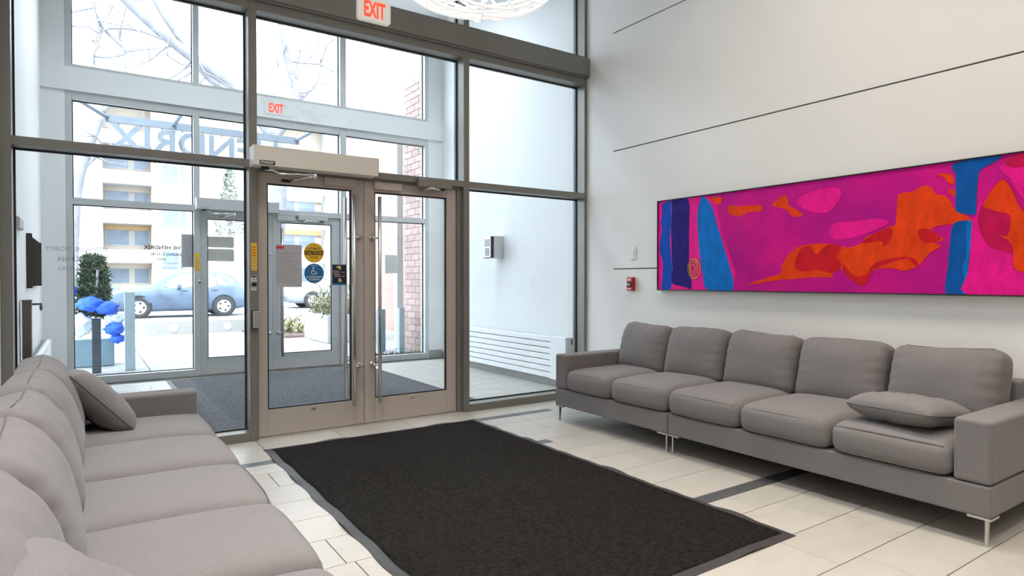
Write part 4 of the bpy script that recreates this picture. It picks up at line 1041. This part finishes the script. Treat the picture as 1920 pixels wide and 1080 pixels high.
PTW = [[(1.62, 1.03), (2.02, 1.42), (2.45, 1.50), (2.52, 1.04)], [(2.62, 1.04), (2.60, 1.50), (3.10, 1.50), (3.22, 1.06)], [(3.32, 1.08), (3.24, 1.47), (3.60, 1.42), (3.82, 1.22), (3.72, 1.10)]]
car('pale blue rounded hatchback parked in front of the low wall', -3.95, 19.95, False, PT, [0.85, 3.47], PTW, 'car_blue', 0.34)
SED = [(0.0, 0.28, 0.55, 0.58, 0.66, 0.5), (0.15, 0.22, 0.66, 0.74, 0.78, 0.55), (0.8, 0.20, 0.80, 0.88, 0.86, 0.62), (1.35, 0.20, 0.88, 0.96, 0.88, 0.70), (1.95, 0.20, 0.92, 1.34, 0.88, 0.62), (2.4, 0.20, 0.93, 1.42, 0.88, 0.60), (3.1, 0.20, 0.95, 1.42, 0.88, 0.60), (3.75, 0.20, 0.97, 1.10, 0.88, 0.66), (4.4, 0.24, 0.92, 0.98, 0.84, 0.6), (4.55, 0.32, 0.62, 0.66, 0.74, 0.56)]
SEDW = [[(1.75, 0.96), (2.2, 1.28), (2.6, 1.33), (2.62, 0.97)], [(2.72, 0.97), (2.70, 1.33), (3.1, 1.31), (3.45, 1.02)]]
car('white car with spoked wheel behind the planter box', 3.05, 24.4, False, SED, [0.95, 3.6], SEDW, 'car_white', 0.34)
car('dark teal car with red tail light across the street', -7.85, 27.0, False, SED, [0.95, 3.6], SEDW, 'car_teal', 0.33)
SUV = [(a, b + 0.08, c + 0.22, d + 0.32, e + 0.03, f + 0.03) for a, b, c, d, e, f in PT]
car('white sport utility car behind the blue hatchback', -0.9, 27.2, False, SUV, [0.85, 3.47], [[(x, z + 0.28) for x, z in w] for w in PTW], 'car_white', 0.38)

# ------------------------------------------------------------------ building across the street
YB_ = 45.0
b = thing('apartment_building', (3, YB_, 0), 'apartment building with balconies across the street', 'building')
def wb(nm, x0, x1, z0, z1, d0, d1, m): return bx(nm, (x0, x1, YB_ + d0, YB_ + d1, z0, z1), m, b)
wb('wall', -14, -3.6, 0, 13.5, 0, 8, 'stucco_white')
wb('wall', -3.6, -0.75, 0, 13.5, 1.4, 8, 'stucco_peach')
wb('wall', -0.75, -0.12, 0, 13.5, 0, 8, 'stucco_peach')
wb('wall', -0.12, 1.5, 0, 13.5, 0.05, 8, 'stucco_white')
wb('wall', 1.5, 7.8, 0, 13.5, 0, 8, 'stucco_peach')
wb('wall', 7.8, 11.4, 0, 13.5, 1.2, 8, 'stucco_peach')
wb('wall', 11.4, 26, 0, 13.5, 0, 8, 'stucco_white')
def win(x0, x1, z0, z1, d):
    f = wb('window', x0 - 0.06, x1 + 0.06, z0 - 0.06, z1 + 0.06, d - 0.06, d + 0.02, 'stucco_white')
    q = bx('pane', (x0, x1, YB_ + d - 0.08, YB_ + d - 0.06, z0, z1), 'window_blue')
    q.parent = f; q.location = Vector(q.location) - Vector(f.location) - Vector(b.location)
for fl_ in range(4):
    z = 1.05 + fl_ * 2.68
    win(-3.38, -2.04, z, z + 1.0, 1.4); win(-1.73, -0.85, z, z + 1.0, 1.4)
    zz = 2.0 + fl_ * 3.02
    win(-0.08, 0.88, zz, zz + 1.3, 0.05); win(1.02, 1.36, zz, zz + 1.3, 0.05)
    s = wb('balcony_slab', -3.6, -0.75, z + 1.38, z + 1.52, -0.2, 1.4, 'stucco_white')
    rl = wb('balcony_front', -3.6, -0.75, z + 1.52, z + 2.28, -0.2, -0.1, 'stucco_white')
    for q in range(12): bx('slat', (-3.55 + q * 0.24, -3.40 + q * 0.24, YB_ - 0.23, YB_ - 0.2, z + 1.56, z + 2.24), 'stucco_white', b)
    wb('soffit', -3.58, -0.77, z + 1.02, z + 1.38, 1.25, 1.4, 'soffit_orange' if fl_ == 1 else 'stucco_peach')
    win(8.2, 9.3, z + 0.1, z + 1.1, 1.2); win(9.6, 10.9, z + 0.1, z + 1.1, 1.2)
    wb('soffit', 7.8, 11.4, z + 1.15, z + 1.5, 1.05, 1.2, 'soffit_orange' if fl_ == 1 else 'stucco_peach')
    wb('balcony_front', 7.8, 11.4, z + 1.55, z + 2.3, -0.2, -0.1, 'stucco_white')
wb('parapet', -14.2, 26.2, 13.5, 14.2, -0.2, 8.2, 'stucco_white')

# ------------------------------------------------------------------ bare trees
def tree(label, base, limbs, tw, seed):
    t = thing('bare_tree', base, label, 'tree', 'bare street trees')
    rr = random.Random(seed); B = Vector(base)
    for i, (nm, pts, r0, r1) in enumerate(limbs):
        k = len(pts) - 1
        P = smooth_line([Vector(p) - B for p in pts], 5)
        bm = bmesh.new(); q = len(P) - 1; tube(bm, P, [r0 + (r1 - r0) * j / q for j in range(q + 1)], 8)
        o = build(nm, bm, 'bark', t, True)
        if nm == 'trunk': continue
        bm = bmesh.new()
        for _ in range(tw):
            s = P[rr.randrange(q // 3, q)]; d = Vector((rr.gauss(0, 1), rr.gauss(0, 0.5), rr.gauss(0.3, 1))).normalized()
            a = s.copy(); seg = [a.copy()]
            for _k in range(5):
                d = (d + Vector((rr.gauss(0, 0.35), rr.gauss(0, 0.2), rr.gauss(0, 0.35)))).normalized(); a = a + d * rr.uniform(0.2, 0.42); seg.append(a.copy())
            tube(bm, seg, [0.030, 0.026, 0.021, 0.017, 0.012, 0.008], 5)
            d2 = (d + Vector((rr.gauss(0, 0.8), 0, rr.gauss(0, 0.8)))).normalized(); tube(bm, [seg[3], seg[3] + d2 * 0.3, seg[3] + d2 * 0.62 + Vector((0, 0, 0.08))], [0.016, 0.012, 0.007], 5)
        build('twigs', bm, 'bark', o, True)['kind'] = 'stuff'
def smooth_line(p, k):
    out = []; n = len(p)
    for i in range(n - 1):
        a, b, c, d = p[max(i - 1, 0)], p[i], p[i + 1], p[min(i + 2, n - 1)]
        for s in range(k):
            t = s / k; out.append(0.5 * (2 * b + (c - a) * t + (2 * a - 5 * b + 4 * c - d) * t * t + (3 * b - a - 3 * c + d) * t ** 3))
    return out + [p[-1]]
tree('large bare tree with a thick slanting limb outside', (-0.15, 13.0, -0.05), [
    ('trunk', [(-0.15, 13, -0.05), (-0.12, 13, 2), (-0.02, 13, 4.0), (-0.2, 13, 5.3)], 0.20, 0.17),
    ('branch', [(-0.2, 13, 5.2), (-1.2, 13, 6.44), (-2.45, 13, 7.2), (-3.75, 12.9, 8.2), (-4.8, 12.8, 9.4)], 0.16, 0.11),
    ('branch', [(-0.9, 13, 6.15), (-1.75, 13.1, 6.6), (-2.25, 13.1, 7.2), (-3.05, 13.1, 8.4), (-3.4, 13.1, 9.6)], 0.13, 0.07),
    ('branch', [(-2.6, 13, 7.3), (-3.5, 12.9, 7.45), (-4.25, 12.9, 7.2), (-4.35, 12.9, 6.3)], 0.04, 0.015),
    ('branch', [(-4.2, 12.9, 7.2), (-4.35, 12.9, 7.8), (-4.3, 12.9, 8.6)], 0.035, 0.015),
    ('branch', [(-0.2, 13, 5.2), (0.45, 13, 6.35), (0.2, 13, 7.4), (0.0, 13, 8.4), (-0.2, 13, 9.6)], 0.14, 0.06),
    ('branch', [(0.45, 13, 6.3), (1.0, 13, 7.0), (1.1, 13, 7.7), (0.95, 13, 9.0)], 0.06, 0.02),
], 5, 21)
tree('slim leaning bare tree behind the left outer pane', (-4.90, 16.5, -0.02), [
    ('trunk', [(-4.90, 16.5, -0.02), (-4.84, 16.5, 2.35), (-4.68, 16.5, 4.22), (-4.14, 16.5, 6.09)], 0.15, 0.12),
    ('branch', [(-4.14, 16.5, 6.09), (-3.56, 16.5, 7.25), (-3.79, 16.5, 8.89)], 0.08, 0.03),
    ('branch', [(-4.61, 16.5, 4.45), (-4.03, 16.5, 5.04), (-3.44, 16.5, 5.10)], 0.06, 0.02),
], 4, 22)
t = thing('spruce_tree', (3.4, 40.0, 0), 'pale green spruce in front of the apartment building', 'tree')
bm = bmesh.new(); tube(bm, [(0, 0, 0), (0, 0, 9)], [0.15, 0.05], 8); build('trunk', bm, 'bark', t)
foliage('needles', t, 'spruce', 700, lambda r: (lambda z, a: ((9.5 - z) * 0.17 * math.cos(a), (9.5 - z) * 0.17 * math.sin(a), z))(r.uniform(4.2, 9.3), r.uniform(0, 6.28)), 0.35, 33)
